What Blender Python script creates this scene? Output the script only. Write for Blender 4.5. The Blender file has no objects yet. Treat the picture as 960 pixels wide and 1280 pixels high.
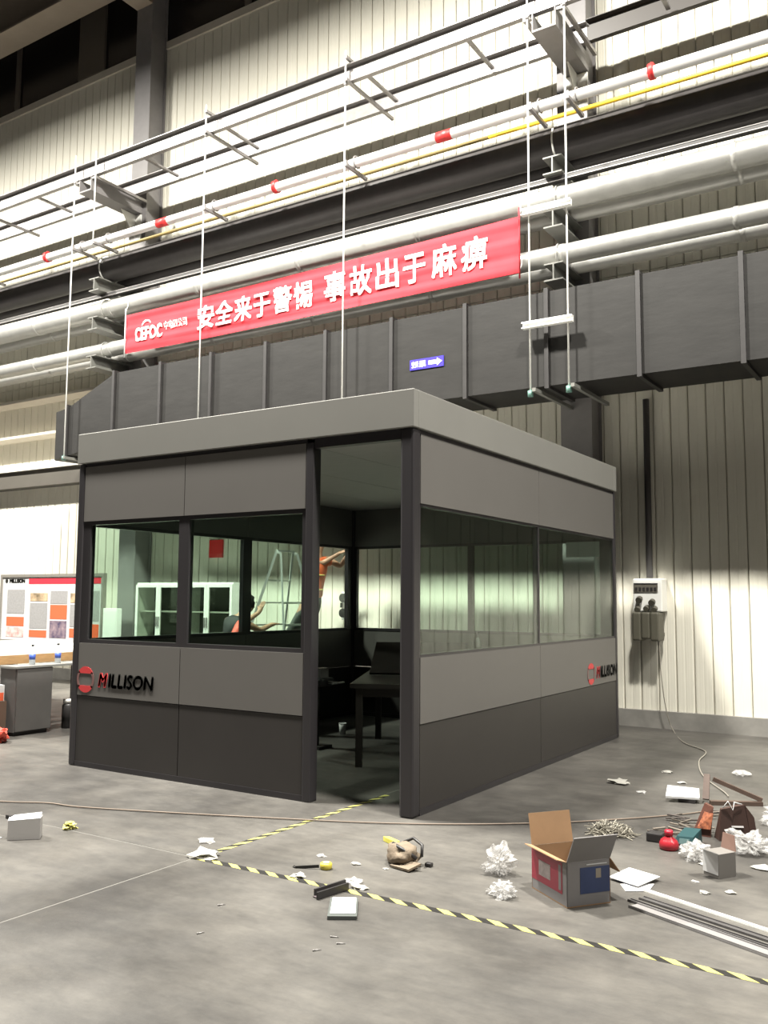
import bpy, bmesh, math, random
from mathutils import Vector, Matrix, noise

random.seed(7)
scene = bpy.context.scene
COL = scene.collection

# ------------------------------------------------------------------ camera, world, lamps, exposure
cam_data = bpy.data.cameras.new('camera')
cam = bpy.data.objects.new('camera', cam_data)
COL.objects.link(cam)
PITCH, ROLL, YAW, F_PX = 0.0962, 0.0066, -0.5678, 1124.8
fw = Vector((math.sin(YAW) * math.cos(PITCH), math.cos(YAW) * math.cos(PITCH), math.sin(PITCH)))
rt0 = Vector((math.cos(YAW), -math.sin(YAW), 0))
up0 = rt0.cross(fw)
rt = rt0 * math.cos(ROLL) + up0 * math.sin(ROLL)
up = up0 * math.cos(ROLL) - rt0 * math.sin(ROLL)
m = Matrix.Identity(4)
for i in range(3):
    m[i][0], m[i][1], m[i][2] = rt[i], up[i], -fw[i]
m[0][3], m[1][3], m[2][3] = 3.2273, -5.4415, 1.5
cam.matrix_world = m
cam_data.sensor_fit = 'VERTICAL'
cam_data.sensor_height = 36.0
cam_data.lens = F_PX * 36.0 / 1280.0
cam_data.clip_end = 200
scene.camera = cam

world = bpy.data.worlds.new('hall_ambient')
scene.world = world
world.use_nodes = True
bg = world.node_tree.nodes['Background']
bg.inputs['Color'].default_value = (1.0, 0.95, 0.86, 1)
bg.inputs['Strength'].default_value = 0.02

for lx, ly, lz, pw in [(-19, -1, 11.7, 4200), (-11, -1, 11.7, 3700), (-3, -1, 11.7, 4400), (3, -1, 11.7, 3000), (9, -1, 11.7, 1200), (15, -1, 11.7, 1200)]:
    ld = bpy.data.lights.new('high_bay_lamp', 'AREA')      # downward lamps hung in a row along the hall
    ld.shape = 'DISK'
    ld.size = 0.8
    ld.spread = math.radians(168)
    ld.energy = pw
    ld.color = (1.0, 0.965, 0.88)
    lo = bpy.data.objects.new('high_bay_lamp', ld)
    lo.location = (lx, ly, lz)
    COL.objects.link(lo)

vs = scene.view_settings
vs.view_transform = 'Standard'
vs.look = 'None'
vs.exposure = -0.28
vs.gamma = 1.0
vs.use_curve_mapping = False

# ------------------------------------------------------------------ materials
MATS = {}
def mat(name, col, rough=0.6, metal=0.0, var=0.0, scale=6.0, bump=0.0, bscale=40.0, stretch=None, col2=None, spec=0.5):
    if name in MATS:
        return MATS[name]
    mt = bpy.data.materials.new(name)
    mt.use_nodes = True
    nt = mt.node_tree
    b = nt.nodes['Principled BSDF']
    b.inputs['Roughness'].default_value = rough
    b.inputs['Metallic'].default_value = metal
    b.inputs['Specular IOR Level'].default_value = spec
    b.inputs['Base Color'].default_value = (*col, 1)
    tc = nt.nodes.new('ShaderNodeTexCoord')
    mp = nt.nodes.new('ShaderNodeMapping')
    nt.links.new(tc.outputs['Object'], mp.inputs['Vector'])
    if stretch:
        mp.inputs['Scale'].default_value = stretch
    if var > 0 or col2:
        n = nt.nodes.new('ShaderNodeTexNoise')
        n.inputs['Scale'].default_value = scale
        n.inputs['Detail'].default_value = 5
        n.inputs['Roughness'].default_value = 0.6
        nt.links.new(mp.outputs[0], n.inputs['Vector'])
        r = nt.nodes.new('ShaderNodeValToRGB')
        r.color_ramp.elements[0].position = 0.3
        r.color_ramp.elements[1].position = 0.7
        c2 = col2 if col2 else tuple(c * (1 - var) for c in col)
        r.color_ramp.elements[0].color = (*c2, 1)
        r.color_ramp.elements[1].color = (*col, 1)
        nt.links.new(n.outputs['Fac'], r.inputs['Fac'])
        nt.links.new(r.outputs[0], b.inputs['Base Color'])
    if bump > 0:
        n2 = nt.nodes.new('ShaderNodeTexNoise')
        n2.inputs['Scale'].default_value = bscale
        n2.inputs['Detail'].default_value = 3
        nt.links.new(mp.outputs[0], n2.inputs['Vector'])
        bp = nt.nodes.new('ShaderNodeBump')
        bp.inputs['Strength'].default_value = bump
        bp.inputs['Distance'].default_value = 0.01
        nt.links.new(n2.outputs['Fac'], bp.inputs['Height'])
        nt.links.new(bp.outputs[0], b.inputs['Normal'])
    MATS[name] = mt
    return mt

def glass_mat(name, tint, refl=0.07, rough=0.0):
    mt = bpy.data.materials.new(name)
    mt.use_nodes = True
    nt = mt.node_tree
    for n in list(nt.nodes):
        nt.nodes.remove(n)
    out = nt.nodes.new('ShaderNodeOutputMaterial')
    tr = nt.nodes.new('ShaderNodeBsdfTransparent')
    tr.inputs['Color'].default_value = (*tint, 1)
    gl = nt.nodes.new('ShaderNodeBsdfGlossy')
    gl.inputs['Roughness'].default_value = rough
    fr = nt.nodes.new('ShaderNodeFresnel')
    geo = nt.nodes.new('ShaderNodeNewGeometry')
    ir = nt.nodes.new('ShaderNodeMapRange')      # keep the reflectance of a thin pane on both of its faces
    ir.inputs['To Min'].default_value = 1.45
    ir.inputs['To Max'].default_value = 1 / 1.45
    nt.links.new(geo.outputs['Backfacing'], ir.inputs['Value'])
    nt.links.new(ir.outputs[0], fr.inputs['IOR'])
    mx = nt.nodes.new('ShaderNodeMixShader')
    nt.links.new(fr.outputs[0], mx.inputs[0])
    nt.links.new(tr.outputs[0], mx.inputs[1])
    nt.links.new(gl.outputs[0], mx.inputs[2])
    nt.links.new(mx.outputs[0], out.inputs['Surface'])
    MATS[name] = mt
    return mt

def floor_material():
    mt = bpy.data.materials.new('concrete_floor')
    mt.use_nodes = True
    nt = mt.node_tree
    b = nt.nodes['Principled BSDF']
    geo = nt.nodes.new('ShaderNodeNewGeometry')
    def noise_node(scale, det, rough, sc=(1, 1, 1)):
        mp = nt.nodes.new('ShaderNodeMapping')
        mp.inputs['Scale'].default_value = sc
        nt.links.new(geo.outputs['Position'], mp.inputs['Vector'])
        n = nt.nodes.new('ShaderNodeTexNoise')
        n.inputs['Scale'].default_value = scale
        n.inputs['Detail'].default_value = det
        n.inputs['Roughness'].default_value = rough
        nt.links.new(mp.outputs[0], n.inputs['Vector'])
        return n
    def ramp(n, p0, c0, p1, c1):
        r = nt.nodes.new('ShaderNodeValToRGB')
        r.color_ramp.elements[0].position = p0
        r.color_ramp.elements[0].color = (*c0, 1)
        r.color_ramp.elements[1].position = p1
        r.color_ramp.elements[1].color = (*c1, 1)
        nt.links.new(n.outputs['Fac'], r.inputs['Fac'])
        return r
    a = ramp(noise_node(0.5, 7, 0.6), 0.38, (0.040, 0.0375, 0.035), 0.61, (0.113, 0.107, 0.098))
    d = ramp(noise_node(2.2, 9, 0.74, (1, 2.6, 1)), 0.33, (0.60, 0.595, 0.60), 0.62, (1.10, 1.085, 1.05))
    e = ramp(noise_node(14, 5, 0.7), 0.3, (0.9, 0.9, 0.9), 0.7, (1.04, 1.04, 1.04))
    mx = nt.nodes.new('ShaderNodeMix'); mx.data_type = 'RGBA'; mx.blend_type = 'MULTIPLY'; mx.inputs[0].default_value = 0.75
    nt.links.new(a.outputs[0], mx.inputs[6]); nt.links.new(d.outputs[0], mx.inputs[7])
    m2 = nt.nodes.new('ShaderNodeMix'); m2.data_type = 'RGBA'; m2.blend_type = 'MULTIPLY'; m2.inputs[0].default_value = 1
    nt.links.new(mx.outputs[2], m2.inputs[6]); nt.links.new(e.outputs[0], m2.inputs[7])
    nt.links.new(m2.outputs[2], b.inputs['Base Color'])
    rr = ramp(noise_node(1.2, 4, 0.6), 0.3, (0.38,) * 3, 0.7, (0.6,) * 3)
    nt.links.new(rr.outputs[0], b.inputs['Roughness'])
    bp = nt.nodes.new('ShaderNodeBump'); bp.inputs['Strength'].default_value = 0.12; bp.inputs['Distance'].default_value = 0.01
    nt.links.new(noise_node(25, 4, 0.6).outputs['Fac'], bp.inputs['Height'])
    nt.links.new(bp.outputs[0], b.inputs['Normal'])
    MATS['concrete_floor'] = mt
    return mt

def wall_material():
    mt = mat('wall_panel', (0.74, 0.715, 0.62), 0.55, 0.0, 0.1, 1.3)
    nt = mt.node_tree
    b = nt.nodes['Principled BSDF']
    geo = nt.nodes.new('ShaderNodeNewGeometry')
    w = nt.nodes.new('ShaderNodeTexWave')
    w.inputs['Scale'].default_value = 9.5
    w.bands_direction = 'X'
    nt.links.new(geo.outputs['Position'], w.inputs['Vector'])
    bp = nt.nodes.new('ShaderNodeBump'); bp.inputs['Strength'].default_value = 0.1; bp.inputs['Distance'].default_value = 0.01
    nt.links.new(w.outputs['Fac'], bp.inputs['Height'])
    nt.links.new(bp.outputs[0], b.inputs['Normal'])
    return mt

M_FLOOR = floor_material()
M_WALL = wall_material()
M_BACK = mat('wall_backing', (0.42, 0.40, 0.34), 0.8)
M_KERB = mat('kerb_concrete', (0.25, 0.24, 0.22), 0.8, 0, 0.3, 4)
M_CREAM = mat('cream_trim', (0.55, 0.51, 0.44), 0.6, 0, 0.1, 3)
M_NIGHT = mat('night_glass', (0.012, 0.010, 0.010), 0.25)
M_STEEL = mat('painted_steel_grey', (0.20, 0.19, 0.19), 0.55, 0, 0.15, 5)
M_GIRD = mat('crane_girder_paint', (0.30, 0.25, 0.20), 0.6, 0, 0.15, 2)
M_GALV = mat('galvanised_steel', (0.30, 0.285, 0.28), 0.42, 0.4, 0.2, 12)
M_ARM = mat('bracket_paint', (0.17, 0.17, 0.155), 0.5, 0.1, 0.15, 8)
M_CLAD = mat('aluminium_cladding', (0.52, 0.515, 0.49), 0.34, 0.45, 0.15, 5, 0.35, 9)
M_BLACKP = mat('black_pipe_insulation', (0.050, 0.045, 0.045), 0.45, 0, 0.25, 6)
M_WPIPE = mat('white_pipe_paint', (0.74, 0.73, 0.72), 0.4, 0.1)
M_YELLOW = mat('yellow_paint', (0.72, 0.46, 0.03), 0.45)
M_RED = mat('red_paint', (0.62, 0.03, 0.03), 0.45)
M_DUCT = mat('duct_wrap', (0.024, 0.023, 0.022), 0.55, 0.0, 0.25, 2.2, 0.15, 5, (1, 1, 3), spec=0.25)
M_FLANGE = mat('duct_flange', (0.034, 0.032, 0.032), 0.5, 0.1, 0.2, 8)
M_BANNER = mat('banner_cloth', (0.62, 0.045, 0.06), 0.75, 0, 0.15, 3, spec=0.2)
M_WHITE = mat('white_print', (0.85, 0.85, 0.83), 0.5)
M_BLUE = mat('blue_sign', (0.05, 0.035, 0.42), 0.4)
M_PANEL = mat('booth_panel_grey', (0.135, 0.128, 0.120), 0.5, 0, 0.05, 2)
M_FASC = mat('booth_fascia_grey', (0.215, 0.211, 0.196), 0.45, 0, 0.05, 2)
M_DARK = mat('booth_dark_panel', (0.034, 0.030, 0.028), 0.5, 0, 0.1, 3)
M_FRAME = mat('booth_frame', (0.036, 0.033, 0.036), 0.4, 0.2)
M_CEIL = mat('booth_ceiling', (0.36, 0.35, 0.34), 0.6, 0, 0.1, 3, 0, 1, (1, 6, 1))
M_GLASS = glass_mat('window_glass', (0.83, 0.90, 0.855))
M_CGLASS = glass_mat('cabinet_glass', (0.82, 0.84, 0.80))
M_LOGO_R = mat('logo_red', (0.62, 0.045, 0.05), 0.5)
M_LOGO_K = mat('logo_black', (0.02, 0.02, 0.018), 0.5)
M_WHITEP = mat('white_enamel', (0.78, 0.78, 0.75), 0.4)
M_BLK = mat('black_plastic', (0.025, 0.023, 0.023), 0.45)
M_DGREY = mat('dark_grey_laminate', (0.125, 0.12, 0.115), 0.5, 0, 0.15, 4)
M_WOOD = mat('wood_edge', (0.42, 0.25, 0.11), 0.55, 0, 0.3, 8, 0, 1, (1, 1, 8))
M_DWOOD = mat('dark_wood', (0.026, 0.020, 0.017), 0.5, 0, 0.3, 6)
M_CARD = mat('cardboard_brown', (0.30, 0.18, 0.095), 0.8, 0, 0.15, 8)
M_CARDG = mat('cardboard_grey_print', (0.19, 0.18, 0.18), 0.6, 0, 0.1, 8)
M_PRED = mat('carton_red_print', (0.26, 0.02, 0.04), 0.5, 0, 0.1, 10)
M_PBLUE = mat('carton_blue_print', (0.028, 0.045, 0.12), 0.5, 0, 0.2, 10)
M_PAPER = mat('white_paper', (0.52, 0.52, 0.52), 0.7, 0, 0.04, 9)
M_WRAP = mat('plastic_wrap', (0.70, 0.69, 0.68), 0.2, 0, 0.25, 25, 0.8, 40)
M_WRAP.node_tree.nodes['Principled BSDF'].inputs['Alpha'].default_value = 0.36
M_SCRAP = mat('scrap_paper', (0.36, 0.35, 0.32), 0.7, 0, 0.2, 25)
M_HYEL = mat('hazard_yellow', (0.44, 0.41, 0.12), 0.5, 0, 0.15, 20)
M_HBLK = mat('hazard_black', (0.012, 0.011, 0.010), 0.5, 0, 0.2, 20)
M_TAN = mat('tan_canvas', (0.20, 0.155, 0.11), 0.85, 0, 0.3, 20, 0.4, 60)
M_BROWNB = mat('brown_paper_bag', (0.052, 0.026, 0.020), 0.55, 0, 0.2, 10)
M_TEAL = mat('teal_plastic', (0.018, 0.055, 0.06), 0.4)
M_WIRE = mat('brown_wire', (0.17, 0.13, 0.10), 0.6)
M_PALEW = mat('pale_cable', (0.26, 0.24, 0.205), 0.5)
M_SKIN = mat('skin', (0.42, 0.24, 0.155), 0.55, 0, 0.1, 12)
M_HAIR = mat('black_hair', (0.012, 0.010, 0.009), 0.5)
M_ORANGE = mat('orange_vest', (0.72, 0.15, 0.05), 0.6, 0, 0.2, 12)
M_RSHIRT = mat('coral_red_shirt', (0.74, 0.10, 0.065), 0.6, 0, 0.15, 12)
M_TROUS = mat('grey_trousers', (0.075, 0.082, 0.075), 0.8, 0, 0.3, 12)
M_REFL = mat('reflective_stripe', (0.72, 0.62, 0.18), 0.4)
M_ALU = mat('ladder_aluminium', (0.66, 0.67, 0.66), 0.35, 0.6)
M_SOCK = mat('socket_dark', (0.085, 0.080, 0.060), 0.5)
M_BOT = mat('clear_bottle', (0.68, 0.72, 0.76), 0.15)
M_BLAB = mat('bottle_label_blue', (0.05, 0.10, 0.42), 0.5)
M_PHOTO1 = mat('poster_dark_photo', (0.32, 0.24, 0.26), 0.5, 0, 0, 9, col2=(0.05, 0.04, 0.09))
M_PHOTO2 = mat('poster_tan_photo', (0.62, 0.46, 0.30), 0.5, 0, 0, 5, col2=(0.06, 0.05, 0.03))
M_PHOTO3 = mat('poster_pale_photo', (0.72, 0.62, 0.60), 0.5, 0, 0, 8, col2=(0.45, 0.18, 0.16))
M_PORANGE = mat('poster_orange', (0.70, 0.12, 0.05), 0.5)
M_PTXT = mat('poster_text_grey', (0.30, 0.295, 0.295), 0.6, 0, 0.2, 30)
M_FLAG = mat('sheet_green_white', (0.78, 0.80, 0.77), 0.5)

# ------------------------------------------------------------------ mesh builder
class MB:
    def __init__(s):
        s.v = []; s.f = []; s.mi = []; s.sm = []
    def add(s, verts, faces, mi=0, smooth=False):
        o = len(s.v)
        s.v += [Vector(v) for v in verts]
        for f in faces:
            s.f.append([o + i for i in f]); s.mi.append(mi); s.sm.append(smooth)
        return s
    def box(s, a, b, mi=0):
        x0, y0, z0 = a; x1, y1, z1 = b
        return s.add([(x0, y0, z0), (x1, y0, z0), (x1, y1, z0), (x0, y1, z0), (x0, y0, z1), (x1, y0, z1), (x1, y1, z1), (x0, y1, z1)],
                     [(0, 3, 2, 1), (4, 5, 6, 7), (0, 1, 5, 4), (1, 2, 6, 5), (2, 3, 7, 6), (3, 0, 4, 7)], mi)
    def bbox(s, a, b, bev=0.01, mi=0):
        bm = bmesh.new()
        bmesh.ops.create_cube(bm, size=1)
        for v in bm.verts:
            v.co = Vector([(a[i] + b[i]) / 2 + v.co[i] * (b[i] - a[i]) for i in range(3)])
        bmesh.ops.bevel(bm, geom=bm.edges[:], offset=bev, segments=2, affect='EDGES', profile=0.5)
        bm.verts.index_update()
        s.add([v.co for v in bm.verts], [[v.index for v in f.verts] for f in bm.faces], mi)
        bm.free()
        return s
    def hexa(s, p, mi=0):
        return s.add(p, [(0, 3, 2, 1), (4, 5, 6, 7), (0, 1, 5, 4), (1, 2, 6, 5), (2, 3, 7, 6), (3, 0, 4, 7)], mi)
    def bar(s, p0, p1, w, h, mi=0, upv=(0, 0, 1)):
        p0 = Vector(p0); p1 = Vector(p1); d = (p1 - p0).normalized()
        u = Vector(upv)
        if abs(d.dot(u)) > 0.98: u = Vector((1, 0, 0))
        r = d.cross(u).normalized() * w / 2; u = r.cross(d).normalized() * h / 2
        return s.hexa([p0 - r - u, p0 + r - u, p1 + r - u, p1 - r - u, p0 - r + u, p0 + r + u, p1 + r + u, p1 - r + u], mi)
    def tube(s, pts, r, seg=12, mi=0, smooth=True, caps=True):
        pts = [Vector(p) for p in pts]
        n = len(pts)
        rs = r if isinstance(r, (list, tuple)) else [r] * n
        d0 = (pts[1] - pts[0]).normalized()
        u = Vector((0, 0, 1)) if abs(d0.z) < 0.9 else Vector((1, 0, 0))
        o = len(s.v)
        for i in range(n):
            d = (pts[min(i + 1, n - 1)] - pts[max(i - 1, 0)]).normalized()
            a = d.cross(u).normalized(); b = a.cross(d).normalized(); u = b
            for k in range(seg):
                t = 2 * math.pi * k / seg
                s.v.append(pts[i] + (a * math.cos(t) + b * math.sin(t)) * rs[i])
        for i in range(n - 1):
            for k in range(seg):
                k2 = (k + 1) % seg
                s.f.append([o + i * seg + k, o + (i + 1) * seg + k, o + (i + 1) * seg + k2, o + i * seg + k2]); s.mi.append(mi); s.sm.append(smooth)
        if caps:
            s.f.append([o + k for k in range(seg)]); s.mi.append(mi); s.sm.append(False)
            s.f.append([o + (n - 1) * seg + k for k in reversed(range(seg))]); s.mi.append(mi); s.sm.append(False)
        return s
    def lathe(s, c, prof, seg=16, mi=0, smooth=True):
        o = len(s.v); n = len(prof)
        for (r, z) in prof:
            for k in range(seg):
                t = 2 * math.pi * k / seg
                s.v.append(Vector((c[0] + r * math.cos(t), c[1] + r * math.sin(t), c[2] + z)))
        for i in range(n - 1):
            for k in range(seg):
                k2 = (k + 1) % seg
                s.f.append([o + i * seg + k, o + i * seg + k2, o + (i + 1) * seg + k2, o + (i + 1) * seg + k]); s.mi.append(mi); s.sm.append(smooth)
        s.f.append([o + k for k in reversed(range(seg))]); s.mi.append(mi); s.sm.append(False)
        s.f.append([o + (n - 1) * seg + k for k in range(seg)]); s.mi.append(mi); s.sm.append(False)
        return s
    def prism(s, poly, d, mi=0):
        n = len(poly); d = Vector(d)
        a = [Vector(p) for p in poly]
        return s.add(a + [p + d for p in a], [list(range(n))[::-1], list(range(n, 2 * n))] + [(i, (i + 1) % n, n + (i + 1) % n, n + i) for i in range(n)], mi)
    def build(s, name, mats, parent=None):
        me = bpy.data.meshes.new(name)
        off = Vector((0, 0, 0)); p = parent
        while p is not None:
            off += p.location; p = p.parent
        me.from_pydata([v - off for v in s.v] if not getattr(s, 'local', False) else s.v, [], s.f)
        for mm in (mats if isinstance(mats, (list, tuple)) else [mats]):
            me.materials.append(mm)
        for i, po in enumerate(me.polygons):
            po.material_index = s.mi[i]; po.use_smooth = s.sm[i]
        bm = bmesh.new(); bm.from_mesh(me)
        bmesh.ops.recalc_face_normals(bm, faces=bm.faces[:])
        bm.to_mesh(me); bm.free()
        o = bpy.data.objects.new(name, me)
        COL.objects.link(o)
        if parent is not None:
            o.parent = parent
        return o

def L():
    b = MB(); b.local = True
    return b

def tag(o, label=None, cat=None, group=None, kind=None):
    if label: o['label'] = label
    if cat: o['category'] = cat
    if group: o['group'] = group
    if kind: o['kind'] = kind
    return o

def empty(name, loc, label, cat, group=None, rz=0.0):
    o = bpy.data.objects.new(name, None)
    o.empty_display_size = 0.1
    o.location = loc
    o.rotation_euler = (0, 0, rz)
    COL.objects.link(o)
    return tag(o, label, cat, group)

def link_copy(src, name, parent, loc):
    o = bpy.data.objects.new(name, src.data)
    o.location = loc
    o.parent = parent
    COL.objects.link(o)
    return o

def text_obj(name, body, size, org, xdir, ydir, material, parent, bold=0.0, shear=0.0, space=1.0, thick=0.003, width=None, warp=None, fat=0.0):
    """flat lettering as a mesh: org is the lower left corner, xdir / ydir the reading and up directions"""
    cu = bpy.data.curves.new(name, 'FONT')
    cu.body = body; cu.size = size; cu.offset = bold; cu.shear = shear; cu.space_character = space
    cu.resolution_u = 3
    cu.extrude = thick / 2
    t = bpy.data.objects.new(name + '_tmp', cu)
    COL.objects.link(t)
    dg = bpy.context.evaluated_depsgraph_get()
    dg.update()
    me = bpy.data.meshes.new_from_object(t.evaluated_get(dg))
    bpy.data.objects.remove(t); bpy.data.curves.remove(cu)
    me.name = name
    if fat > 0:
        bm = bmesh.new()
        for dx, dy in ((-1, -1), (1, -1), (1, 1), (-1, 1), (0, 0)):
            n0 = len(bm.verts)
            bm.from_mesh(me); bm.verts.ensure_lookup_table()
            for v in bm.verts[n0:]:
                v.co.x += dx * fat; v.co.y += dy * fat
        bm.to_mesh(me); bm.free()
    xs = [v.co.x for v in me.vertices]
    x0, x1 = min(xs), max(xs)
    sx = (width / (x1 - x0)) if width else 1.0
    xd = Vector(xdir).normalized(); yd = Vector(ydir).normalized(); zd = xd.cross(yd)
    off = Vector((0, 0, 0)); p = parent
    while p is not None:
        off += p.location; p = p.parent
    og = Vector(org)
    for v in me.vertices:
        w = og + xd * (v.co.x - x0) * sx + yd * v.co.y + zd * v.co.z
        if warp: w = warp(w)
        v.co = w - off
    me.materials.clear(); me.materials.append(material)
    o = bpy.data.objects.new(name, me)
    COL.objects.link(o); o.parent = parent
    return o

def arc_pts(c, r, a0, a1, n, plane='yz'):
    out = []
    for i in range(n):
        a = a0 + (a1 - a0) * i / (n - 1)
        out.append((c[0], c[1] + r * math.cos(a), c[2] + r * math.sin(a)))
    return out

def crumple(name, loc, size, seed, material, label, cat, group=None, sub=3, amp=0.45, spiky=1.0):
    bm = bmesh.new()
    bmesh.ops.create_icosphere(bm, subdivisions=sub, radius=1)
    rnd = random.Random(seed)
    o3 = Vector((rnd.random() * 50, rnd.random() * 50, rnd.random() * 50))
    for v in bm.verts:
        n = noise.noise(v.co * 1.9 + o3) * amp * 1.3 - abs(noise.noise(v.co * 3.2 + o3)) * amp * 1.5 * spiky - abs(noise.noise(v.co * 7.5 + o3)) * amp * 0.8 * spiky
        v.co = v.co * (1 + n)
        v.co = Vector((v.co.x * size[0], v.co.y * size[1], max(-0.55, v.co.z) * size[2]))
    zmin = min(v.co.z for v in bm.verts)
    for v in bm.verts: v.co.z -= zmin
    me = bpy.data.meshes.new(name); bm.to_mesh(me); bm.free()
    me.materials.append(material)
    o = bpy.data.objects.new(name, me); o.location = loc
    COL.objects.link(o)
    return tag(o, label, cat, group)

W, D = 3.595, 4.469       # booth width (along x) and depth (along y)
YW = 5.486                # face of the hall wall
X0, X1 = -19.6, 5.0       # modelled run of the hall wall

# ------------------------------------------------------------------ floor (slabs with joints)
fl = MB().box((-24, -16, -0.30), (12, YW + 0.2, -0.101)).build('floor', M_BACK)
tag(fl, kind='structure')
xs = [-24, -18.58, -12.58, -6.58, -0.58, 5.42, 12]
M_SEAL = mat('joint_sealant', (0.115, 0.11, 0.10), 0.7)
ys = [-16, -13.48, -7.48, -1.48, 4.52, YW + 0.1]
for i in range(6):
    for j in range(5):
        MB().box((xs[i] + 0.006, ys[j] + 0.006, -0.1), (xs[i + 1] - 0.006, ys[j + 1] - 0.006, 0.0)).build('floor_slab', M_FLOOR, fl)

for x in xs[1:-1]:
    MB().box((x - 0.005, -16, -0.1), (x + 0.005, YW, -0.0005)).build('joint_filler', M_SEAL, fl)
for y in ys[1:-1]:
    for i in range(6):
        MB().box((xs[i] + 0.009, y - 0.005, -0.1), (xs[i + 1] - 0.009, y + 0.005, -0.0005)).build('joint_filler', M_SEAL, fl)

# ------------------------------------------------------------------ hall wall
wb = MB().box((X0, YW + 0.035, 0.0), (X1, YW + 0.25, 16.0)).build('wall_back', M_BACK)
tag(wb, kind='structure')
PW = 0.209
def rib_panel(h):
    b = MB()
    g = 0.006
    prof = [(g, 0.035), (g, 0.008), (g + 0.012, 0.0), (PW / 2 - 0.012, 0.0), (PW / 2, 0.003), (PW / 2 + 0.012, 0.0), (PW - g - 0.012, 0.0), (PW - g, 0.008), (PW - g, 0.035)]
    b.prism([(x, y, 0) for x, y in prof], (0, 0, h))
    b.local = True
    return b
first = {}
n = int((X1 - X0) / PW)
for k in range(n):
    x = -0.26 + PW * (k - int((0 - X0) / PW))
    if x < X0 or x + PW > X1: continue
    for key, z0, z1 in (('a', 0.2, 5.6), ('b', 5.61, 11.42)):
        if key not in first:
            o = rib_panel(z1 - z0).build('wall_panel', M_WALL, wb)
            o.location = (x, YW, z0); first[key] = o
        else:
            link_copy(first[key], 'wall_panel', wb, (x, YW, z0))
tag(MB().box((X0, YW - 0.06, 0.0), (X1, YW + 0.03, 0.2)).build('baseboard_back', M_KERB), kind='structure')
tag(MB().box((X0, YW - 0.035, 11.42), (X1, YW + 0.03, 11.56)).build('trim_1', M_CREAM), kind='structure')
wn = MB().box((X0, YW + 0.0, 11.57), (X1, YW + 0.03, 15.5)).build('window_1', M_NIGHT)
tag(wn, kind='structure')
for x in (-17.5, -15.2, -12.9, -10.9, -6.6, -4.6, -2.6, 1.4):
    MB().box((x, YW - 0.05, 11.57), (x + 0.12 if x != -10.9 else x + 0.75, YW - 0.005, 15.5)).build('mullion', mat('mullion_brown', (0.10, 0.085, 0.07), 0.6), wn)

# lintel beam and girts on the left stretch of the wall
g = empty('lintel_beam', (-12.1, 5.3, 3.57), 'deep beige lintel beam across the wall left of the dark duct end', 'beam')
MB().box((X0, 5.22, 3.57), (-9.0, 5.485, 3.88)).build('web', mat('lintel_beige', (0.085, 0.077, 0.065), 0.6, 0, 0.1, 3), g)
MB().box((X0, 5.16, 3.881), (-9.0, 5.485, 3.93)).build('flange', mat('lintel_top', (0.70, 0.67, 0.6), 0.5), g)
for z, nm in ((5.24, 'pale wall girt just under the lower cladded pipe, left of the duct'), (4.55, 'pale wall girt halfway between the pipes and the beige lintel beam')):
    gi = MB().box((X0, 5.13, z - 0.035), (-9.0, 5.485, z - 0.02)).box((X0, 5.13, z - 0.02), (-9.0, 5.145, z + 0.012)).build('wall_girt', M_CREAM)
    tag(gi, nm, 'girt', 'girts on the left wall')

# steel columns (H section)
def column(xa, xb, label):
    e = empty('steel_column', ((xa + xb) / 2, 5.28, 0), label, 'column', 'wall columns')
    MB().box((xa, 5.10, 0), (xb, 5.125, 15.5)).build('flange', M_STEEL, e)
    MB().box((xa, 5.445, 0), (xb, 5.475, 15.5)).build('flange', M_STEEL, e)
    xm = (xa + xb) / 2
    MB().box((xm - 0.01, 5.126, 0), (xm + 0.01, 5.444, 15.5)).build('web', M_STEEL, e)
    MB().box((xm + 0.011, 5.13, 0), (xb - 0.03, 5.44, 15.5)).build('infill_plate', M_STEEL, e)
    MB().box((xa - 0.06, 5.04, 0), (xb + 0.06, 5.42, 0.03)).build('base_plate', M_STEEL, e)
    return e
column(-8.875, -8.48, 'tall grey steel column rising at the left, behind the pipe brackets')
column(-0.88, -0.48, 'grey steel column behind the double hanger rods, right of the banner')

# crane girder at the top left
e = empty('crane_girder', (-6, 4.75, 12.45), 'brown crane runway girder crossing the top left corner', 'girder')
MB().box((X0, 4.50, 12.45), (X1, 5.02, 12.49)).build('bottom_flange', M_GIRD, e)
MB().box((X0, 4.74, 12.491), (X1, 4.77, 13.5)).build('web', M_GIRD, e)
MB().box((X0, 4.50, 13.501), (X1, 5.02, 13.54)).build('top_flange', M_GIRD, e)
for xc in (-8.68, -0.68):
    MB().box((xc - 0.2, 4.60, 12.10), (xc + 0.2, 5.098, 12.449)).build('corbel', M_GIRD, e)

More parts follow.
